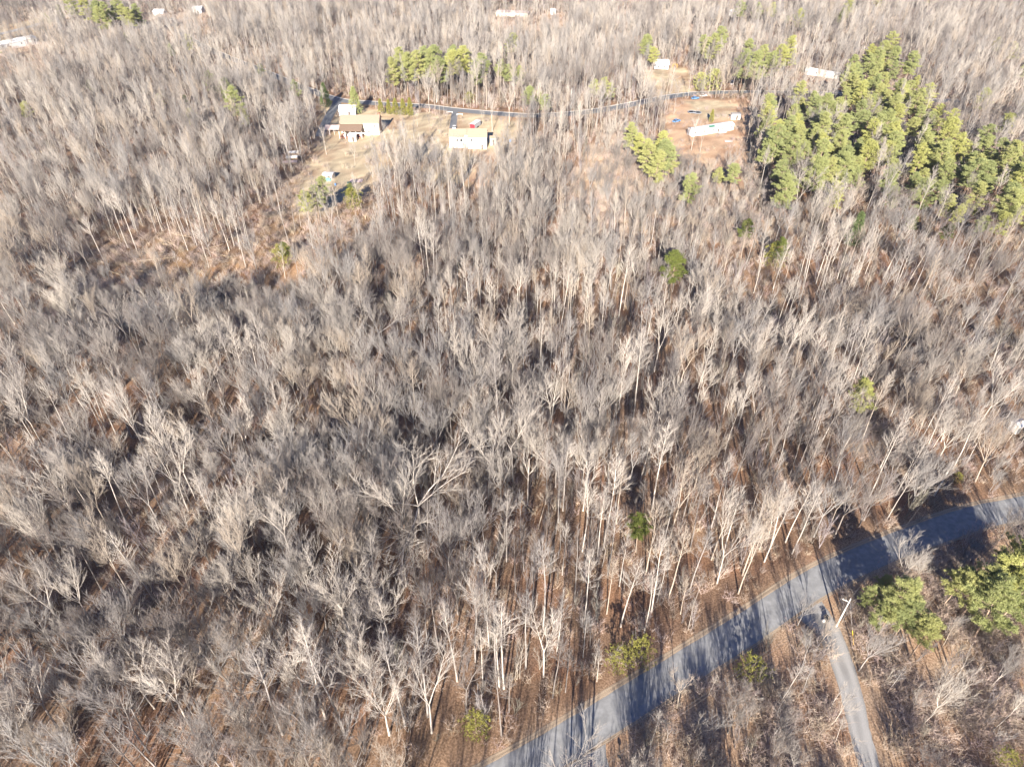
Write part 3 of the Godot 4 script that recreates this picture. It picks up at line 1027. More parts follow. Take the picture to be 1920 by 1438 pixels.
	# top left and top edge
	mobile_home("long white mobile home at the upper left edge, shadow at its right", Vector2(-363.6, -487.0), Vector2(-340.5, -535.9), 8.0, 3.6, M.white, M.white, 6, 1.5)
	shed("white roofed house between the trees at the top left", on(Vector2(-300.6, -649.5)), 0.0, 9.0, 7.0, 3.0, 1.5, M.white, M.metal_roof, "house", "house")
	shed("tall white building at the top edge, right of the white cars", on(Vector2(-265.4, -644.0)), 0.1, 8.0, 12.0, 4.0, 1.5, M.white, M.metal_roof, "house", "house")
	car("white car parked in the wood near the top edge, in front", on(Vector2(-278.7, -624.8)), 0.9, M.white)
	car("silver car parked beside the white roofed house at the top left", on(Vector2(-294.6, -662.3)), 0.2, M.grey)
	mobile_home("long low pale building with grey roof at the top centre", Vector2(-13.6, -647.0), Vector2(13.5, -641.2), 9.0, 3.2, M.cream, M.rust_roof, 5, 1.2)
	shed("small white shed with dark doorway at the top centre", on(Vector2(34.9, -648.3)), 0.0, 4.5, 4.0, 3.0, 1.0, M.white, M.metal_roof)
	shed("small white house among pines at the upper right", on(Vector2(180.0, -618.4)), 0.0, 8.0, 6.0, 3.2, 1.5, M.white, M.metal_roof, "house", "house")
	shed("white shed half hidden by trees at the right edge", on(Vector2(124.9, -123.8)), 0.3, 3.0, 2.2, 2.4, 0.5, M.white, M.white)
	# backyard things of the long house
	shed("little pale shed with dark right side below the long house's yard", on(Vector2(-79.0, -283.5)), -0.15, 4.2, 3.4, 2.3, 0.35, M.cream, M.white)
	var tarp := B.new()
	tarp.box(Vector3(0, 0.5, 0), Vector3(2.1, 1.0, 1.1))
	tarp.box(Vector3(0.2, 1.05, 0.1), Vector3(1.5, 0.12, 0.8))
	var to := obj("tarp_pile", tarp, M.turquoise)
	to.position = on(Vector2(-78.6, -282.9), 0.0)
	tag(to, "turquoise tarp covered pile in front of the little pale shed", "tarp")
	var barrel := B.new()
	barrel.tube(PackedVector3Array([Vector3(0, 0, 0), Vector3(0, 0.02, 0), Vector3(0, 0.5, 0), Vector3(0, 0.95, 0), Vector3(0, 1.0, 0), Vector3(0, 1.0, 0.001)]), PackedFloat32Array([0.0, 0.36, 0.4, 0.36, 0.33, 0.0]), 12)
	var bo := obj("barrel", barrel, M.blue)
	bo.position = on(Vector2(-74.5, -277.5))
	tag(bo, "blue barrel near the corner of the little pale shed", "barrel")
	barrel = B.new()
	barrel.box(Vector3(0, 0.5, 0), Vector3(1.2, 1.0, 0.9))
	barrel.box(Vector3(0, 1.05, 0), Vector3(1.3, 0.1, 1.0))
	bo = obj("crate", barrel, M.blue)
	bo.position = on(Vector2(-0.8, -331.4))
	tag(bo, "blue crate standing right of the white house's garden shed", "crate")
	var deck := B.new()
	for k in 9:
		deck.box(Vector3(-2.4 + k * 0.6, 0.2, 0), Vector3(0.55, 0.12, 3.4))
	var de := obj("timber_deck", deck, M.rose)
	de.position = on(Vector2(-66.6, -282.5))
	tag(de, "weathered pinkish plank deck at the foot of the yard", "deck")
	var tab := thing("garden_table", "green garden table beside the weathered plank deck", "table", on(Vector2(-69.0, -279.4)))
	w = B.new()
	w.box(Vector3(0, 0.74, 0), Vector3(1.6, 0.07, 1.0))
	obj("top", w, M.green_tarp, tab)
	for x in [-0.7, 0.7]:
		for z in [-0.4, 0.4]:
			w = B.new()
			w.box(Vector3(x, 0.36, z), Vector3(0.08, 0.72, 0.08))
			obj("leg", w, M.green_tarp, tab)
	for k in 3:
		var at: Vector2 = [Vector2(-102.9, -319.5), Vector2(-101.9, -312.7), Vector2(-101.2, -306.0)][k]
		var s := thing("sheet_stack", ["pale grey sheet-covered stack in the wood, farthest of three", "pale sheet-covered stack in the wood, middle one of three", "pinkish sheet-covered stack in the wood, nearest of three"][k], "stack", on(at), 0.18, "three sheet-covered stacks left of the yard")
		w = B.new()
		w.box(Vector3(0, 0.5, 0), Vector3(4.2 + k, 1.0, 1.2))
		obj("timber", w, M.timber, s)
		w = B.new()
		w.box(Vector3(0, 1.05, 0.1), Vector3(4.6 + k, 0.1, 1.9), Transform3D(Basis(Vector3.RIGHT, 0.2), Vector3.ZERO))
		obj("cover", w, [M.metal_roof, M.white, M.rose][k], s)
	# things on the orange yard
	for k in 2:
		var s := thing("trampoline", ["round dark trampoline on the orange yard, left one", "round dark trampoline on the orange yard, right one"][k], "trampoline", on([Vector2(97.4, -380.5), Vector2(100.1, -379.7)][k]))
		var d := CylinderMesh.new()
		d.top_radius = 2.1
		d.bottom_radius = 2.1
		d.height = 0.04
		d.radial_segments = 24
		put("mat", d, M.black, s).position.y = 0.9
		var rim := TorusMesh.new()
		rim.inner_radius = 2.05
		rim.outer_radius = 2.3
		rim.rings = 24
		rim.ring_segments = 6
		put("rim", rim, M.grey, s).position.y = 0.9
		for q in 6:
			w = B.new()
			w.box(Vector3(cos(q * TAU / 6) * 2.15, 0.42, sin(q * TAU / 6) * 2.15), Vector3(0.08, 0.9, 0.08))
			obj("leg", w, M.grey, s)
	car("blue car on the orange yard by the pale forked trees", on(Vector2(86.1, -365.3)), 0.6, M.blue)
	car("white car on the upper road above the orange yard", on(Vector2(110.9, -414.1)), 0.1, M.white)
	car("blue-grey car at the road's edge left of the white car", on(Vector2(105.0, -408.1)), 0.3, M.blue)
	car("grey car parked by the tall pine at the orange yard", on(Vector2(117.5, -323.3)), 0.4, M.grey)
	car("white van parked in pine shade beyond the upper road", on(Vector2(134.9, -442.2)), 1.4, M.white, 1.9)
	var rug := B.new()
	rug.box(Vector3(0, 0.1, 0), Vector3(3.6, 0.2, 2.2))
	var ru := obj("concrete_pad", rug, M.rose)
	ru.position = on(Vector2(105.3, -333.2))
	tag(ru, "pale concrete pad in front of the long white mobile home", "pad")
	var pl := thing("playset", "yellow playset beside the grey house with white roof", "playset", on(Vector2(104.8, -470.6)))
	for x in [-1.4, 1.4]:
		for z in [-0.9, 0.9]:
			w = B.new()
			w.tube(PackedVector3Array([Vector3(x, 0, z), Vector3(x * 0.95, 1.2, z * 0.5), Vector3(x * 0.9, 2.3, 0)]), PackedFloat32Array([0.07, 0.07, 0.07]), 6)
			obj("leg", w, M.yellow, pl)
	w = B.new()
	w.box(Vector3(0, 2.3, 0), Vector3(3.0, 0.14, 0.14))
	obj("beam", w, M.yellow, pl)
	w = B.new()
	w.quad(Vector3(1.5, 1.8, -0.4), Vector3(1.5, 1.8, 0.4), Vector3(3.6, 0.15, 0.4), Vector3(3.6, 0.15, -0.4))
	obj("slide", w, M.yellow, pl)
	# low white rails at the mouth of the short drive, and a mailbox across
	for k in 2:
		var s := thing("guard_rail", ["white guard rail left of the short drive's mouth", "white guard rail right of the short drive's mouth"][k], "rail", on([Vector2(-33.3, -374.8), Vector2(-27.6, -369.9)][k]), 0.0)
		w = B.new()
		w.box(Vector3(0, 0.75, 0), Vector3(3.2, 0.22, 0.12))
		obj("rail", w, M.trim, s)
		for x in [-1.4, 1.4]:
			w = B.new()
			w.box(Vector3(x, 0.35, 0), Vector3(0.14, 0.75, 0.14))
			obj("post", w, M.trim, s)
	mailbox("dark mailbox pair's box beside the upper road near a white trunk", on(Vector2(-7.8, -366.4)), 0.0)

func mailbox(label: String, at: Vector3, turn: float) -> void:
	var s := thing("mailbox", label, "mailbox", at, turn)
	var w := B.new()
	w.box(Vector3(0, 0.55, 0), Vector3(0.12, 1.15, 0.12))
	obj("post", w, M.timber, s)
	w = B.new()
	var pts: Array[Vector3] = []
	for k in 7:
		pts.append(Vector3(cos(k * PI / 6) * 0.14, 1.25 + sin(k * PI / 6) * 0.14, 0))
	pts.append(Vector3(-0.14, 1.08, 0))
	pts.append(Vector3(0.14, 1.08, 0))
	for k in 9:
		var p := pts[k]
		var q := pts[(k + 1) % 9]
		w.quad(p + Vector3(0, 0, -0.28), q + Vector3(0, 0, -0.28), q + Vector3(0, 0, 0.28), p + Vector3(0, 0, 0.28))
		w.tri(Vector3(0, 1.2, 0.28), p + Vector3(0, 0, 0.28), q + Vector3(0, 0, 0.28))
		w.tri(Vector3(0, 1.2, -0.28), q + Vector3(0, 0, -0.28), p + Vector3(0, 0, -0.28))
	obj("box", w, M.black, s)

func build_roadside() -> void:
	var p1 := on(Vector2(60.0, -70.9))
	var p2 := on(Vector2(94.1, -103.5))
	var p0 := on(Vector2(11.7, -41.6))
	pole("weathered utility pole with short crossarm at the gravel drive's mouth", p1, 8.6, -0.55, true)
	pole("bare pale utility pole on the road's far verge at the right", p2, 10.6, 0.2, false)
	pole("utility pole below the picture beside the lower road", p0, 8.6, -0.55, true)
	pole("pale utility pole at the upper road near the hedge of cedars", on(Vector2(-42.1, -396.4)), 7.5, 0.0, false)
	pole("tall pale utility pole in the trees right of the upper road's bend", on(Vector2(31.2, -374.2)), 11.5, 0.0, false)
	wire("power line from the drive's pole up along the road", p1 + Vector3(0, 8.8, 0), p2 + Vector3(0, 10.4, 0), 0.7)
	var arm := Vector3(cos(-0.55), 0, 0.52)
	wire("upper power line running down left from the drive's pole", p1 + arm * -1.05 + Vector3(0, 8.05, 0), p0 + arm * -1.05 + Vector3(0, 8.05, 0), 0.5)
	wire("lower power line running down left from the drive's pole", p1 + arm * -0.55 + Vector3(0, 8.05, 0), p0 + arm * -0.55 + Vector3(0, 8.05, 0), 0.6)
	wire("power line running right from the pole on the far verge", p2 + Vector3(0, 10.2, 0), p2 + Vector3(46, 8.5, -3), 0.6)
	var g := thing("guy_wire", "guy wire with yellow guard staked right of the drive's pole", "guy wire", p1)
	var foot := on(Vector2(61.7, -67.2)) - p1
	var top := Vector3(0, 8.2, 0)
	var b := B.new()
	b.tube(PackedVector3Array([top, top.lerp(foot, 0.5), foot]), PackedFloat32Array([0.016, 0.016, 0.016]), 4)
	obj("wire", b, M.grey, g)
	b = B.new()
	b.tube(PackedVector3Array([top.lerp(foot, 0.68), top.lerp(foot, 0.85), foot]), PackedFloat32Array([0.07, 0.07, 0.07]), 6)
	obj("guard", b, M.yellow, g)
	var bin := thing("trash_bin", "dark wheeled trash bin with white bag by the gravel drive's mouth", "trash bin", on(Vector2(58.6, -72.1)), 0.4)
	b = B.new()
	b.box(Vector3(0, 0.55, 0), Vector3(0.62, 1.0, 0.7))
	b.box(Vector3(0, 1.0, 0.02), Vector3(0.68, 0.08, 0.78))
	obj("body", b, M.black, bin)
	b = B.new()
	b.box(Vector3(0, 1.1, -0.04), Vector3(0.7, 0.1, 0.8), Transform3D(Basis(Vector3.RIGHT, -0.18), Vector3(0, 0.02, 0)))
	obj("lid", b, M.black, bin)
	for s in [-1.0, 1.0]:
		var wm := CylinderMesh.new()
		wm.top_radius = 0.13
		wm.bottom_radius = 0.13
		wm.height = 0.06
		wm.radial_segments = 10
		var wo := put("wheel", wm, M.rubber, bin)
		wo.position = Vector3(0.3 * s, 0.13, -0.38)
		wo.rotation.z = PI / 2
	b = B.new()
	b.tube(PackedVector3Array([Vector3(-0.55, 0, 0.1), Vector3(-0.55, 0.02, 0.1), Vector3(-0.53, 0.3, 0.1), Vector3(-0.55, 0.5, 0.1), Vector3(-0.55, 0.66, 0.1)]), PackedFloat32Array([0.0, 0.28, 0.34, 0.2, 0.03]), 9)
	var bag := obj("trash_bag", b, M.white)
	bag.position = on(Vector2(58.6, -72.1))
	tag(bag, "white trash bag standing against the dark wheeled bin", "trash bag")
	mailbox("black mailbox on a post beside the pale gravel apron", on(Vector2(16.9, -47.4)), 0.5)

func plant_evergreens() -> void:
	var pines := []
	for k in 7:
		pines.append(pine(100 + k))
	var cones := [cone_tree(201, 2.3, false), cone_tree(202, 2.0, false), cone_tree(203, 2.6, false)]
	var bushes := [cone_tree(301, 3.6, true), cone_tree(302, 4.0, true), cone_tree(303, 3.2, true)]
	var sets := [
		["in the grove beyond the upper road", [Vector3(-67.1, 23.8, -406.9), Vector3(-59.8, 29.6, -409.5), Vector3(-53.0, 30.6, -409.0), Vector3(-45.4, 30.7, -410.3), Vector3(-39.6, 28.9, -407.4), Vector3(-33.6, 27.9, -408.6), Vector3(-27.9, 22.0, -416.4), Vector3(-23.2, 22.8, -415.6), Vector3(-17.0, 20.5, -414.3), Vector3(-64.6, 26.9, -423.6), Vector3(-51.3, 28.6, -423.3), Vector3(-36.1, 23.0, -422.1), Vector3(-43.6, 27.0, -424.9), Vector3(-57.1, 25.4, -413.3), Vector3(-19.7, 19.1, -405.8)]],
		["right of the upper grove, by the road's bend", [Vector3(0.0, 19.0, -478.3), Vector3(-5.1, 11.0, -466.8), Vector3(-1.5, 12.9, -413.5), Vector3(4.8, 13.5, -403.4), Vector3(8.3, 15.5, -361.4), Vector3(16.4, 13.6, -357.5), Vector3(14.8, 10.0, -377.0), Vector3(-6.9, 13.7, -420.6), Vector3(48.7, 15.7, -378.4), Vector3(53.2, 11.1, -387.4), Vector3(43.9, 12.4, -388.4)]],
		["beyond the orange yard", [Vector3(82.1, 19.8, -457.4), Vector3(87.0, 14.6, -452.6), Vector3(124.8, 23.1, -466.8), Vector3(135.6, 22.2, -488.3), Vector3(134.3, 32.0, -422.6), Vector3(139.7, 27.2, -419.1), Vector3(148.4, 29.0, -423.5), Vector3(161.2, 26.3, -439.6), Vector3(121.9, 18.2, -474.2), Vector3(169.7, 23.9, -451.1), Vector3(145.4, 25.2, -452.2), Vector3(150.0, 20.7, -440.3)]],
		["left of the orange yard", [Vector3(54.4, 15.0, -311.9), Vector3(57.8, 20.2, -279.0), Vector3(62.8, 20.5, -274.9), Vector3(64.6, 16.4, -296.4), Vector3(66.2, 13.7, -282.0), Vector3(56.6, 14.2, -300.0), Vector3(58.6, 17.7, -268.7), Vector3(53.7, 10.0, -322.1)]],
		["below the orange yard", [Vector3(67.6, 16.1, -248.5), Vector3(88.4, 14.0, -265.2), Vector3(110.8, 21.7, -286.9), Vector3(107.7, 15.4, -288.0), Vector3(84.3, 9.4, -271.8), Vector3(107.6, 13.8, -253.9), Vector3(101.6, 18.6, -242.4)]],
		["at the top right edge", [Vector3(209.6, 19.7, -555.5), Vector3(209.1, 10.1, -577.2), Vector3(171.6, 17.8, -575.6), Vector3(185.7, 15.8, -582.1), Vector3(250.2, 15.1, -579.1), Vector3(261.8, 18.9, -596.4), Vector3(323.5, 11.9, -497.5), Vector3(317.1, 14.3, -466.6), Vector3(292.0, 17.0, -412.8), Vector3(229.8, 20.3, -422.5), Vector3(247.0, 14.2, -370.8), Vector3(198.9, 16.3, -587.8), Vector3(308.2, 19.3, -648.5), Vector3(354.4, 16.4, -660.8), Vector3(257.9, 12.4, -354.8), Vector3(231.5, 15.3, -324.3)]],
		["at the top left edge", [Vector3(-341.3, 23.6, -595.9), Vector3(-323.3, 23.0, -583.8), Vector3(-299.8, 22.1, -566.1), Vector3(-286.7, 23.4, -563.6), Vector3(-276.5, 23.4, -561.2), Vector3(-296.3, 23.7, -573.7), Vector3(-311.4, 21.6, -573.8), Vector3(-277.0, 20.4, -551.1), Vector3(-297.3, 20.3, -552.1), Vector3(-360.0, 12.6, -587.6), Vector3(-364.9, 13.0, -617.4)]],
		["in the leafless wood at the upper left", [Vector3(-213.6, 14.0, -493.2), Vector3(-270.8, 11.4, -528.1), Vector3(-188.4, 10.3, -379.9), Vector3(-157.4, 12.8, -342.0), Vector3(-169.5, 15.6, -407.3), Vector3(-152.3, 15.5, -381.5), Vector3(-137.1, 20.3, -349.4), Vector3(-132.9, 10.9, -348.2), Vector3(-247.3, 11.2, -357.6), Vector3(-180.0, 7.0, -391.2), Vector3(-152.2, 11.5, -440.9), Vector3(-119.7, 12.1, -397.5), Vector3(-219.7, 11.0, -479.4), Vector3(-239.0, 9.0, -407.3), Vector3(-334.0, 15.0, -478.3)]],
		["deep in the middle wood", [Vector3(86.7, 9.9, -128.5), Vector3(50.6, 16.6, -187.3), Vector3(25.5, 10.5, -88.7), Vector3(83.3, 10.2, -224.9), Vector3(-77.6, 8.2, -210.6), Vector3(-63.4, 9.4, -257.1), Vector3(91.1, 11.1, -208.8), Vector3(145.1, 9.0, -229.8), Vector3(151.0, 9.7, -218.3)]],
		["behind the little pale shed", [Vector3(-75.7, 13.1, -238.5), Vector3(-72.4, 13.6, -249.3), Vector3(-74.2, 12.0, -244.5)]],
		["by the pole at the gravel drive", [Vector3(65.4, 7.8, -73.4), Vector3(67.9, 14.5, -70.2), Vector3(73.7, 6.8, -74.7), Vector3(70.6, 10.9, -64.6), Vector3(68.9, 11.9, -68.0), Vector3(65.7, 8.3, -69.5), Vector3(69.7, 6.9, -77.1)]],
		["in the clump at the lower right edge", [Vector3(83.7, 15.6, -72.5), Vector3(88.2, 19.3, -73.6), Vector3(94.5, 18.1, -77.2), Vector3(81.3, 11.5, -74.7), Vector3(93.7, 15.4, -71.5), Vector3(83.6, 15.5, -68.1), Vector3(88.5, 15.5, -70.3)]],
	]
	rng.seed = 77
	var count := 0
	for s in sets:
		for q in s[1]:
			var p := on(Vector2(q.x, q.z))
			var h: float = clampf(q.y, 4.0, 22.0) * (0.97 if s[0].begins_with("in the clump") else 1.0)
			if s[0].begins_with("deep") and q == s[1][0]:
				h = 13.0
			var lab := seen_at(p + Vector3(0, h * 0.75, 0))
			count += 1
			evergreen(pines[count % 7], "pine_tree", "%s pine %s, %s percent across, %s down" % ["tall" if h > 15 else ("small" if h < 9 else "middling"), s[0], spelled(lab.x), spelled(lab.y)], "pine tree", p, h, (M.cedar[0] if s[0].begins_with("deep") and q != s[1][0] else M.green[4 if s[0].begins_with("deep") else rng.randi() % 5]), "pines among the leafless trees")
	# the big grove on the right
	rng.seed = 78
	for j in 37:
		for i in 42:
			var x := 70.0 + i * 7.7 + rf(-3.2, 3.2)
			var z := -470.0 + j * 7.7 + rf(-3.2, 3.2)
			if zone_at(x, z) != PINES or rng.randf() < 0.35 or not is_free(x, z, 2.0):
				continue
			var p := on(Vector2(x, z))
			var h := rf(10.5, 20.0)
			var lab := seen_at(p + Vector3(0, h * 0.75, 0))
			if lab.x > 1.03:
				continue
			var tone := rng.randi() % 5
			evergreen(pines[rng.randi() % 7], "pine_tree", "%s pine in the right grove, %s percent across, %s percent down" % [["olive", "green", "yellowish", "dark", "bright"][tone], spelled(lab.x), spelled(lab.y)], "pine tree", p, h, M.green[tone], "pines of the large grove at the right")
			count += 1
	print("pines ", count)
	rng.seed = 79
	var hedge: Array = [Vector3(-70.7, 8.0, -380.0), Vector3(-66.2, 8.0, -378.7), Vector3(-62.3, 8.8, -377.3), Vector3(-58.0, 8.8, -375.7), Vector3(-54.1, 9.5, -374.2)]
	for k in hedge.size():
		var q: Vector3 = hedge[k]
		evergreen(cones[k % 3], "cedar_tree", "olive cedar in the hedge above the long house, %s from the left" % ["first", "second", "third", "fourth", "fifth"][k], "cedar", on(Vector2(q.x, q.z)), q.y, M.cedar[1], "row of cedars along the upper road")
	var cedars := [
		["dark narrow cedar leaning over the side lane left of the long house", [Vector3(-102.8, 13.1, -391.1)], 2], ["large bright green conifer above the white-roofed garage", [Vector3(-84.5, 14.2, -380.7)], 3],
		["dark green cedar in the leafless wood, upper middle right", [Vector3(122.7, 13.3, -224.2)], 2], ["young green cedar on the orange yard above the mobile home", [Vector3(104.0, 6.7, -364.3)], 1], ["yellow-green cedar left of the upper road's bend at left", [Vector3(-175.3, 11.7, -421.3)], 1]]
	for k in cedars.size():
		var q: Vector3 = cedars[k][1][0]
		var col: Material = M.green[1] if cedars[k][2] == 3 else M.cedar[cedars[k][2]]
		evergreen(cones[2 if k == 1 else k % 2], "cedar_tree", cedars[k][0], "cedar", on(Vector2(q.x, q.z)), q.y * (1.0 if k != 1 else 1.0), col, "single cedars")
	var shrubs := [
		["olive evergreen shrub on the verge above the lower road", [Vector3(18.8, 9.3, -63.2)]], ["second olive evergreen shrub on the verge, right of the first", [Vector3(22.8, 9.6, -64.7)]], ["low evergreen shrub at the lower road's verge, bottom centre", [Vector3(-5.8, 9.8, -51.7)]],
		["bright green rounded tree beside the upper road", [Vector3(118.7, 12.9, -424.8)]], ["green rounded tree joined to the bright one by the road", [Vector3(110.9, 10.3, -425.8)]], ["olive shrub in the wood at the upper middle right", [Vector3(90.3, 9.5, -210.6)]], ["small olive shrub by the cedar row's right end", [Vector3(-23.5, 6.4, -390.5)]],
		["green shrub right of the little pale shed", [Vector3(-62.7, 8.8, -255.2)]], ["pale green shrub in the middle left wood's edge", [Vector3(-78.7, 8.4, -209.3)]], ["small green shrub at the lower right corner", [Vector3(76.8, 4.3, -46.4)]], ["green bush left of the gravel drive's mouth", [Vector3(41.2, 5.9, -61.0)]], ["olive shrub behind the far verge near the right pole", [Vector3(100.7, 3.1, -107.5)]]]
	for k in shrubs.size():
		var q: Vector3 = shrubs[k][1][0]
		evergreen(bushes[k % 3], "evergreen_shrub", shrubs[k][0], "shrub", on(Vector2(q.x, q.z)), maxf(q.y, 2.5) * (0.6 if k < 3 else 1.0), M.green[4] if k == 3 or k == 4 else M.cedar[1], "evergreen shrubs")

func plant_leafless() -> void:
	var near := {"slender": [], "forked": [], "broad": [], "oak": [], "snag": []}
	var far := {"slender": [], "forked": [], "broad": []}
	for k in 12:
		near.slender.append(leafless("slender", 1000 + k, false))
	for k in 9:
		near.forked.append(leafless("forked", 1100 + k, false))
		near.broad.append(leafless("broad", 1200 + k, false))
	for k in 2:
		near.oak.append(leafless("oak", 1300 + k, false))
		near.snag.append(leafless("snag", 1400 + k, false))
	for k in 4:
		far.slender.append(leafless("slender", 2000 + k, true))
		far.forked.append(leafless("forked", 2100 + k, true))
		far.broad.append(leafless("broad", 2200 + k, true))
	print("tris ", near.slender[0].tris, " ", near.forked[0].tris, " ", near.broad[0].tris, " ", near.oak[0].tris, " far ", far.slender[0].tris, " ", far.broad[0].tris)
	# trees that stand out in the photograph: base, height
	var known := [
		["slender", [Vector3(-85.1, 24.3, -126.0), Vector3(-95.8, 18.6, -126.1), Vector3(-70.9, 21.0, -142.8), Vector3(-73.3, 21.0, -142.8), Vector3(-68.1, 19.7, -144.8), Vector3(-64.4, 25.0, -143.2), Vector3(-60.7, 16.6, -151.8), Vector3(-60.2, 19.2, -158.5), Vector3(-31.0, 27.2, -54.1), Vector3(-27.2, 26.7, -51.5), Vector3(-17.6, 32.0, -53.0), Vector3(-14.0, 32.0, -54.5), Vector3(-9.5, 22.9, -60.6), Vector3(-37.4, 30.7, -51.5), Vector3(-2.8, 21.9, -61.6), Vector3(18.9, 26.5, -89.1), Vector3(13.3, 22.8, -70.1), Vector3(20.2, 21.3, -71.2), Vector3(24.4, 18.3, -70.0), Vector3(-2.2, 20.0, -59.6), Vector3(-1.4, 25.4, -59.3), Vector3(2.4, 22.7, -63.0), Vector3(-5.0, 17.3, -59.8), Vector3(5.8, 26.1, -70.7)]],
		["slender", [Vector3(30.7, 27.7, -99.7), Vector3(-3.0, 28.8, -122.5), Vector3(-24.9, 27.4, -192.1), Vector3(-27.0, 25.9, -195.7), Vector3(-29.5, 24.5, -203.0), Vector3(-13.2, 21.5, -178.2), Vector3(30.9, 28.7, -130.5), Vector3(7.3, 21.1, -145.9), Vector3(-3.2, 23.9, -135.6), Vector3(33.0, 25.7, -177.9), Vector3(87.0, 24.5, -141.3), Vector3(118.5, 23.2, -183.8), Vector3(123.9, 25.3, -182.9), Vector3(93.0, 27.2, -189.2), Vector3(102.2, 17.8, -195.8), Vector3(104.7, 19.3, -187.5), Vector3(108.2, 23.7, -188.4), Vector3(101.4, 21.4, -198.9), Vector3(67.1, 15.1, -199.5), Vector3(80.3, 15.5, -196.1)]],
		["slender", [Vector3(79.7, 22.4, -103.4), Vector3(85.3, 19.4, -103.3), Vector3(57.1, 18.5, -90.9), Vector3(51.2, 20.8, -85.9), Vector3(44.8, 14.1, -56.0), Vector3(53.2, 7.9, -55.6), Vector3(93.6, 13.5, -133.5), Vector3(86.1, 19.2, -112.7), Vector3(94.6, 20.1, -112.4), Vector3(106.8, 16.0, -113.9), Vector3(-131.5, 21.4, -216.3), Vector3(-135.7, 22.3, -218.6), Vector3(-91.3, 21.6, -208.1), Vector3(-135.7, 19.9, -203.1), Vector3(-114.7, 11.6, -197.5), Vector3(-103.2, 16.1, -206.5), Vector3(-124.9, 25.0, -265.6), Vector3(-143.7, 25.5, -390.3), Vector3(11.0, 14.9, -359.3), Vector3(16.6, 13.7, -361.9), Vector3(23.5, 15.2, -361.1), Vector3(31.9, 14.3, -363.5), Vector3(39.1, 15.1, -365.9), Vector3(48.0, 15.2, -371.1), Vector3(55.6, 14.8, -375.4), Vector3(62.2, 14.7, -382.3), Vector3(-173.4, 15.1, -468.5), Vector3(-160.5, 15.5, -455.7), Vector3(-147.5, 15.7, -442.7), Vector3(-133.7, 14.2, -428.2), Vector3(-163.1, 15.9, -451.1), Vector3(-121.9, 14.9, -408.7), Vector3(-109.9, 14.0, -396.5), Vector3(-101.0, 15.0, -379.6), Vector3(-113.7, 17.8, -216.4), Vector3(-99.6, 19.7, -217.4)]],
		["forked", [Vector3(-92.5, 24.4, -124.3), Vector3(-120.0, 15.0, -126.0), Vector3(-120.2, 19.3, -129.1), Vector3(14.5, 28.8, -88.6), Vector3(16.2, 25.1, -117.4), Vector3(8.7, 22.4, -121.7), Vector3(-5.2, 25.1, -103.4), Vector3(0.2, 21.2, -108.1), Vector3(10.0, 21.4, -96.2), Vector3(-10.1, 20.5, -134.4), Vector3(5.5, 19.3, -61.4), Vector3(27.7, 21.4, -134.6), Vector3(39.7, 21.2, -151.1), Vector3(50.9, 21.7, -160.0), Vector3(53.8, 19.8, -160.9), Vector3(62.3, 20.9, -142.9), Vector3(72.6, 23.7, -146.6), Vector3(76.7, 19.6, -147.4), Vector3(57.5, 21.1, -121.7), Vector3(51.8, 18.5, -119.8), Vector3(-52.4, 25.6, -52.3), Vector3(-53.0, 18.2, -286.1), Vector3(-47.1, 18.8, -288.2), Vector3(-39.0, 18.2, -283.4), Vector3(-33.1, 18.0, -281.4), Vector3(-26.1, 17.9, -278.6), Vector3(-42.6, 18.0, -278.8), Vector3(-49.1, 18.4, -277.0), Vector3(-56.8, 16.8, -268.9), Vector3(-30.5, 16.8, -286.5), Vector3(-22.5, 17.4, -274.9), Vector3(-22.3, 20.0, -88.8), Vector3(40.4, 30.2, -80.8), Vector3(-4.2, 20.7, -67.3), Vector3(110.5, 14.8, -112.8)]],
		["broad", [Vector3(-61.8, 16.2, -125.9), Vector3(-77.8, 15.7, -132.0), Vector3(-113.7, 20.8, -141.0), Vector3(-104.7, 18.4, -144.6), Vector3(-93.4, 20.7, -96.4), Vector3(-62.0, 17.8, -107.8), Vector3(-37.6, 15.7, -97.3), Vector3(-30.1, 19.9, -69.7), Vector3(-34.0, 22.4, -86.3), Vector3(-20.0, 29.6, -51.5), Vector3(-7.5, 19.1, -84.8), Vector3(-34.6, 16.1, -132.1), Vector3(1.7, 27.8, -182.4), Vector3(120.2, 7.6, -167.7), Vector3(113.4, 9.6, -172.4), Vector3(28.4, 8.4, -121.1), Vector3(60.5, 11.5, -62.0), Vector3(113.9, 11.8, -139.8), Vector3(-38.5, 13.6, -133.4), Vector3(-103.0, 18.1, -94.6)]],
		["oak", [Vector3(-19.1, 22.2, -93.6), Vector3(-37.9, 18.4, -159.2)]],
		["snag", [Vector3(24.2, 18.7, -122.3), Vector3(3.4, 22.4, -101.1), Vector3(88.7, 15.3, -107.7)]],
	]
	rng.seed = 500
	var list := []           # [position, height, kind, variant, tone, turn, is known]
	for s in known:
		for q in s[1]:
			var h: float = clampf(q.y, 5.0, 18.0 if s[0] == "broad" else (21.0 if s[0] == "forked" else 27.0))
			list.append([on(Vector2(q.x, q.z)), h, s[0], rng.randi(), 0 if rng.randf() < 0.55 else rng.randi_range(1, 2), rng.randf() * TAU, true])
			claim(on(Vector2(q.x, q.z)), 1.2)
	var kinds := FastNoiseLite.new()
	kinds.seed = 21
	kinds.frequency = 0.016
	var tones := FastNoiseLite.new()
	tones.seed = 22
	tones.frequency = 0.02
	var thin := FastNoiseLite.new()
	thin.seed = 23
	thin.frequency = 0.035
	rng.seed = 501
	var step := 4.8
	var young := []
	var low := []
	var z := 22.0
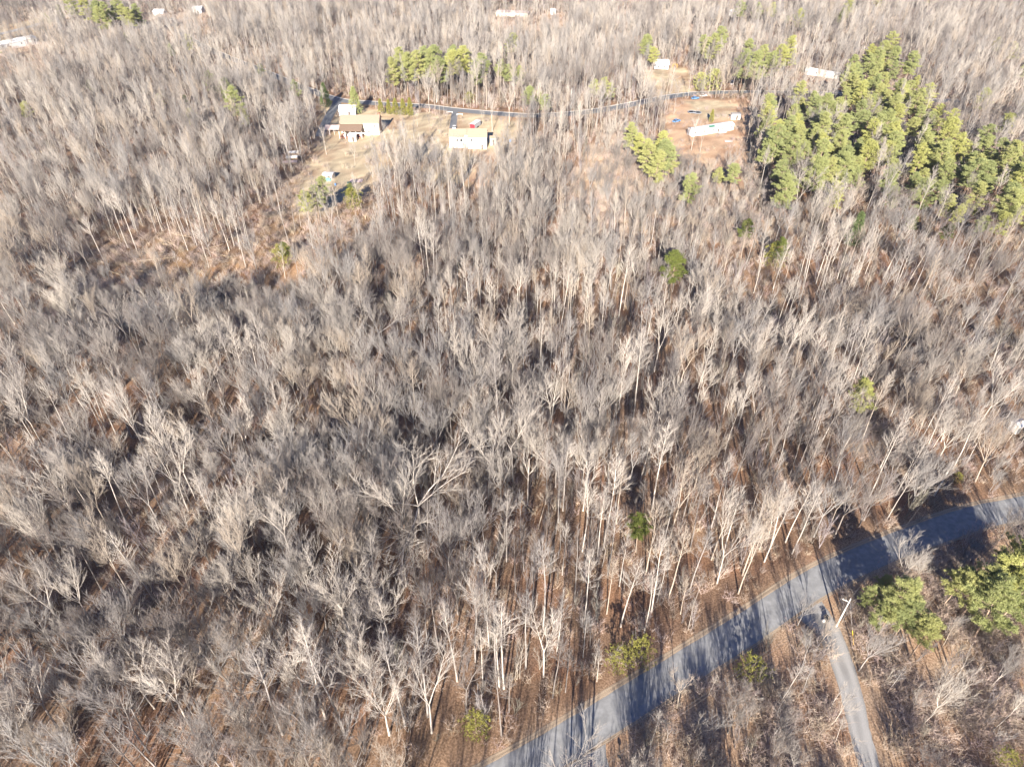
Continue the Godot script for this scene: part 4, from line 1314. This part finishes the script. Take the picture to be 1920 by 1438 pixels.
	while z > -860.0:
		var x := -560.0
		while x < 560.0:
			var px := x + rf(-2.3, 2.3)
			var pz := z + rf(-2.3, 2.3)
			x += step
			var fw := -pz * 0.7826 + 71.6
			if absf(px) > 0.765 * fw + 14.0:
				continue
			var zo := zone_at(px, pz)
			var dice := rng.randf()
			if dice < 1.1 and zo != ROAD and zo != GRASS:
				var sx := px + rf(-2.5, 2.5)
				var sz := pz + rf(-2.5, 2.5)
				var sq := zone_at(sx, sz)
				if sq != ROAD and sq != GRASS and sq != SOIL and sq != VERGE:
					if sq != SCRUB and rng.randf() < (1.0 if sq == SPARSE else 0.9):
						young.append([on(Vector2(sx, sz)), rf(0.5, 1.55) * (0.75 if sq == SPARSE else 1.0)])
			if zo != ROAD and (zo != GRASS or rng.randf() < 0.2) and (zo != SOIL or rng.randf() < 0.22) and (zo != VERGE or rng.randf() < 0.6):
				for k in (13 if zo == SPARSE else (7 if zo == SCRUB else 3)):
					var bp := Vector2(px + rf(-3.4, 3.4), pz + rf(-3.4, 3.4))
					if zone_at(bp.x, bp.y) != ROAD and (zo != SPARSE or tones.get_noise_2d(bp.x * 3.0, bp.y * 3.0) > -0.17):
						low.append([on(bp), rf(0.6, 1.3) * (1.25 if zo == SPARSE else 1.0)])
			var keep := 0.0
			var density := thin.get_noise_2d(px, pz)
			if zo == WOOD:
				keep = clampf(0.74 + density * 0.8, 0.28, 0.97)
				if pz > -150.0:
					keep = maxf(keep, 0.82)
				if pz > -36.0:
					keep *= 0.4
				elif px > 60.0 and pz < -180.0:
					keep *= 0.8
			elif zo == PINES:
				keep = 0.15
			elif zo == SPARSE:
				keep = 0.75
			elif zo == CREEK:
				keep = 0.08
			elif zo == SCRUB:
				keep = 0.12
			if rng.randf() > keep or not is_free(px, pz, 1.6):
				continue
			var kn := kinds.get_noise_2d(px, pz) + (0.38 if px < -5.0 and pz > -150.0 else (0.16 if px < 0.0 and pz > -210.0 else -0.12)) + rf(-0.4, 0.4)
			var kind := "broad" if kn > 0.26 else ("forked" if kn > 0.06 else "slender")
			if zo == SPARSE:
				kind = "broad" if dice < 0.4 else ("forked" if dice < 0.75 else "slender")
			var h := rf(14.5, 22.5)
			if kind == "broad":
				h *= 0.78
			if rng.randf() < 0.3:
				h *= rf(0.5, 0.8)
			if zo == SPARSE:
				h = rf(5.0, 11.0)
			var tn := tones.get_noise_2d(px, pz) + rf(-0.4, 0.4)
			var tone := 0 if tn > 0.26 else (1 if tn > 0.02 else (2 if tn > -0.2 else 3))
			if rng.randf() < 0.12:
				tone = 4
			list.append([on(Vector2(px, pz)), h, kind, rng.randi(), tone, rng.randf() * TAU, false])
		z -= step
	var looks := {"slender": "tall slender leafless tree", "forked": "forked leafless tree", "broad": "broad-crowned leafless tree", "oak": "gnarled spreading leafless oak", "snag": "broken-topped bare trunk"}
	var tone_words := ["pale", "buff", "grey", "dark", "tan"]
	# the three hundred that show largest are things of their own
	var ranked := []
	for k in list.size():
		var t: Array = list[k]
		var p: Vector3 = t[0]
		var s := seen_at(p + Vector3(0, t[1] * 0.72, 0))
		var inside := s.x > 0.0 and s.x < 1.0 and s.y > 0.0 and s.y < 1.0
		ranked.append([(1e6 if t[6] else 0.0) + t[1] / forward_of(p) if inside else -1.0, k])
	ranked.sort_custom(func(a, b): return a[0] > b[0])
	var single := {}
	for r in ranked:
		var t: Array = list[r[1]]
		if single.size() >= 300 or r[0] < 0.0:
			break
		var at := seen_at(t[0] + Vector3(0, t[1] * 0.72, 0))
		var label := "%s %s, crown %s percent across, %s percent down the photo" % [tone_words[t[4]], looks[t[2]], spelled(at.x), spelled(at.y)]
		if not said.has(label):
			said[label] = true
			single[r[1]] = label
	var stock := {}
	for k in list.size():
		var t: Array = list[k]
		var p: Vector3 = t[0]
		var fw := forward_of(p)
		var pool: Array = near[t[2]] if fw < 300.0 or not far.has(t[2]) else far[t[2]]
		var proto: Dictionary = pool[t[3] % pool.size()]
		var s: float = t[1] / proto.h
		if single.has(k):
			var o := thing("leafless_tree", single[k], "tree", p, t[5], "leafless trees of the winter wood")
			o.scale = Vector3(s, s, s) if t[2] == "slender" else Vector3(s * 0.94, s, s * 0.94)
			put("trunk", proto.trunk, M.bark[t[4]], o)
			put("crown", proto.crown, M.bark[t[4]], o)
		else:
			if not stock.has(proto):
				stock[proto] = []
			var tint: Color = [Color(1.12, 1.12, 1.1), Color(0.92, 0.93, 0.94), Color(0.76, 0.79, 0.84), Color(0.6, 0.59, 0.6), Color(1.0, 0.94, 0.86)][t[4]]
			stock[proto].append([Transform3D((Basis(Vector3(cos(t[5] * 3.0), 0, sin(t[5] * 3.0)), 0.09 * sin(t[5] * 7.0)) * Basis(Vector3.UP, t[5])).scaled(Vector3(s, s * rf(0.94, 1.08), s)), p), tint])
	var root := Node3D.new()
	root.name = "leafless_wood"
	add_child(root)
	root.set_meta("kind", "stuff")
	tag(root, "the rest of the grey leafless wood stretching back on all sides", "wood")
	for proto in stock:
		scatter("trees", proto.full, stock[proto], M.bark_stock, root)
	print("trees ", list.size(), " young ", young.size(), " low ", low.size())
	var saps := []
	for k in 5:
		saps.append(sapling(3000 + k))
	var brs := []
	for k in 4:
		brs.append(brush(3100 + k))
	var u := Node3D.new()
	u.name = "undergrowth"
	add_child(u)
	u.set_meta("kind", "stuff")
	tag(u, "brown twiggy undergrowth of saplings and brambles on the wood's floor", "undergrowth")
	rng.seed = 502
	scatter_many("saplings", saps, young, M.bark_stock, u, 0.8)
	scatter_many("brambles", brs, low, M.brush, u, 1.05)

func scatter(called: String, mesh: Mesh, places: Array, m: Material, parent: Node) -> void:
	if places.is_empty():
		return
	var mm := MultiMesh.new()
	mm.transform_format = MultiMesh.TRANSFORM_3D
	mm.use_colors = true
	mm.mesh = mesh
	mm.instance_count = places.size()
	for k in places.size():
		mm.set_instance_transform(k, places[k][0])
		mm.set_instance_color(k, places[k][1])
	var o := MultiMeshInstance3D.new()
	o.name = called
	o.multimesh = mm
	o.material_override = m
	o.set_meta("kind", "stuff")
	parent.add_child(o, true)

func scatter_many(called: String, meshes: Array, places: Array, m: Material, parent: Node, bright: float) -> void:
	var parts := []
	for k in meshes.size():
		parts.append([])
	for q in places:
		var s: float = q[1]
		var w := rf(0.6, 1.15) * bright
		parts[rng.randi() % meshes.size()].append([Transform3D(Basis(Vector3.UP, rng.randf() * TAU).scaled(Vector3(s, s * rf(0.8, 1.2), s)), q[0]), Color(w, w * rf(0.95, 1.03), w * rf(0.9, 1.12))])
	for k in meshes.size():
		scatter(called, meshes[k], parts[k], m, parent)

func lay_small_things() -> void:
	var logs := [
		[Vector2(-128.1, -208.1), Vector2(-116.3, -211.3), 0.22, "pale straight log lying on bare soil in the left clearing"], [Vector2(-126.1, -202.4), Vector2(-119.3, -202.0), 0.26, "bright cut log in shadow below the bare soil of the clearing"],
		[Vector2(-127.4, -226.1), Vector2(-121.3, -219.5), 0.2, "upper split log of the pile right of the clearing"], [Vector2(-125.7, -224.7), Vector2(-118.0, -218.7), 0.24, "lower split log of the pile right of the clearing"], [Vector2(-124.6, -221.2), Vector2(-120.9, -220.3), 0.18, "short log end of the pile right of the clearing"],
		[Vector2(-146.1, -209.0), Vector2(-136.4, -199.9), 0.2, "grey log among slash at the clearing's left end"], [Vector2(-145.0, -211.3), Vector2(-136.0, -205.6), 0.2, "pale log crossing the slash at the clearing's left"], [Vector2(-135.0, -202.1), Vector2(-127.9, -198.9), 0.18, "thin log leaning from a stump in the clearing"],
		[Vector2(-108.2, -217.5), Vector2(-102.9, -221.8), 0.17, "thin pale log among branches right of the clearing"], [Vector2(-105.2, -215.4), Vector2(-97.1, -212.7), 0.17, "bent pale log below the branches right of the clearing"], [Vector2(-125.5, -230.1), Vector2(-115.9, -226.4), 0.18, "long thin log above the split pile"],
		[Vector2(53.1, -97.2), Vector2(56.6, -97.6), 0.14, "short curved log on the leafy verge of the lower road"], [Vector2(-4.3, -111.7), Vector2(4.6, -98.3), 0.3, "fallen trunk leaning through the middle wood"]]
	for q in logs:
		log_at(q[3], on(q[0], q[2] * 0.8), on(q[1], q[2] * 0.8), q[2], M.cut_log)
	rng.seed = 900
	var heap := B.new()
	for k in 260:
		var p := Vector3(rf(-4.5, 4.5), rf(0.0, 1.5), rf(-1.6, 1.6))
		heap.twig(p, p + Vector3(rf(0.8, 3.0), rf(-0.3, 0.5), rf(-1.3, 1.3)), 0.045)
	var h := obj("brush_pile", heap, M.bark[1])
	h.position = on(Vector2(-91.8, -246.7))
	h.rotation.y = 0.5
	tag(h, "long grey pile of cut branches at the scrubby yard's lower end", "brush pile")
	for k in 3:
		heap = B.new()
		for q in 120:
			var p := Vector3(rf(-2.6, 2.6), rf(0.0, 0.9), rf(-1.6, 1.6))
			heap.twig(p, p + Vector3(rf(-2.5, 2.5), rf(-0.2, 0.5), rf(-1.6, 1.6)), 0.05)
		h = obj("brush_pile", heap, M.bark[4])
		h.position = on([Vector2(-141.0, -207.9), Vector2(-122.1, -213.0), Vector2(-101.1, -210.3)][k])
		tag(h, ["tan slash heap at the left end of the clearing", "tan slash heap by the pale straight log", "tan slash heap at the right end of the clearing"][k], "brush pile")
	# trees of the yards
	var y1 := leafless("forked", 4001, false)
	var yards := [["small forked yard tree on the straw grass below the long house", Vector2(-70.7, -302.3), 9.0, 1], ["dark leaning yard tree between the two tan-roofed houses, left", Vector2(-41.0, -344.4), 9.0, 3], ["dark leaning yard tree between the two tan-roofed houses, right", Vector2(-34.9, -341.3), 9.0, 3], ["tall pale tree rising beside the white house's right end", Vector2(-9.8, -343.9), 17.0, 0], ["white trunked tree right of the white house by the road", Vector2(-1.4, -352.1), 19.0, 0], ["thin tree beside the brown porch garden", Vector2(-62.3, -336.9), 8.0, 1], ["small grey tree on the straw grass below the cedar hedge", Vector2(-57.2, -358.3), 7.5, 2], ["buff tree halfway between cedar hedge and white house", Vector2(-48.3, -354.9), 8.5, 1], ["low tree left of the short drive behind the white house", Vector2(-33.4, -357.5), 6.5, 2], ["small tree right of the red cargo trailer", Vector2(-14.9, -353.8), 7.0, 1], ["grey tree at the yard edge right of the garden shed", Vector2(-3.9, -329.9), 12.0, 2], ["pale tree growing close below the white house's left wing", Vector2(-24.9, -308.5), 11.0, 1], ["thin tree on the left edge of the straw yard", Vector2(-87.1, -317.7), 12.0, 0], ["forked tree at the lower right edge of the straw yard", Vector2(-56.0, -293.6), 12.0, 2], ["bare tree in front of the long white mobile home, left", Vector2(84.9, -321.7), 13.0, 0], ["bare tree in front of the long white mobile home, right", Vector2(88.2, -318.4), 12.0, 1], ["dark bare tree left of the trampolines", Vector2(87.9, -380.7), 15.0, 2]]
	for q in yards:
		var o := thing("leafless_tree", q[0], "tree", on(q[1]), rng.randf() * TAU, "leafless trees of the yards")
		o.scale = Vector3.ONE * (q[2] / y1.h)
		put("trunk", y1.trunk, M.bark[q[3]], o)
		put("crown", y1.crown, M.bark[q[3]], o)
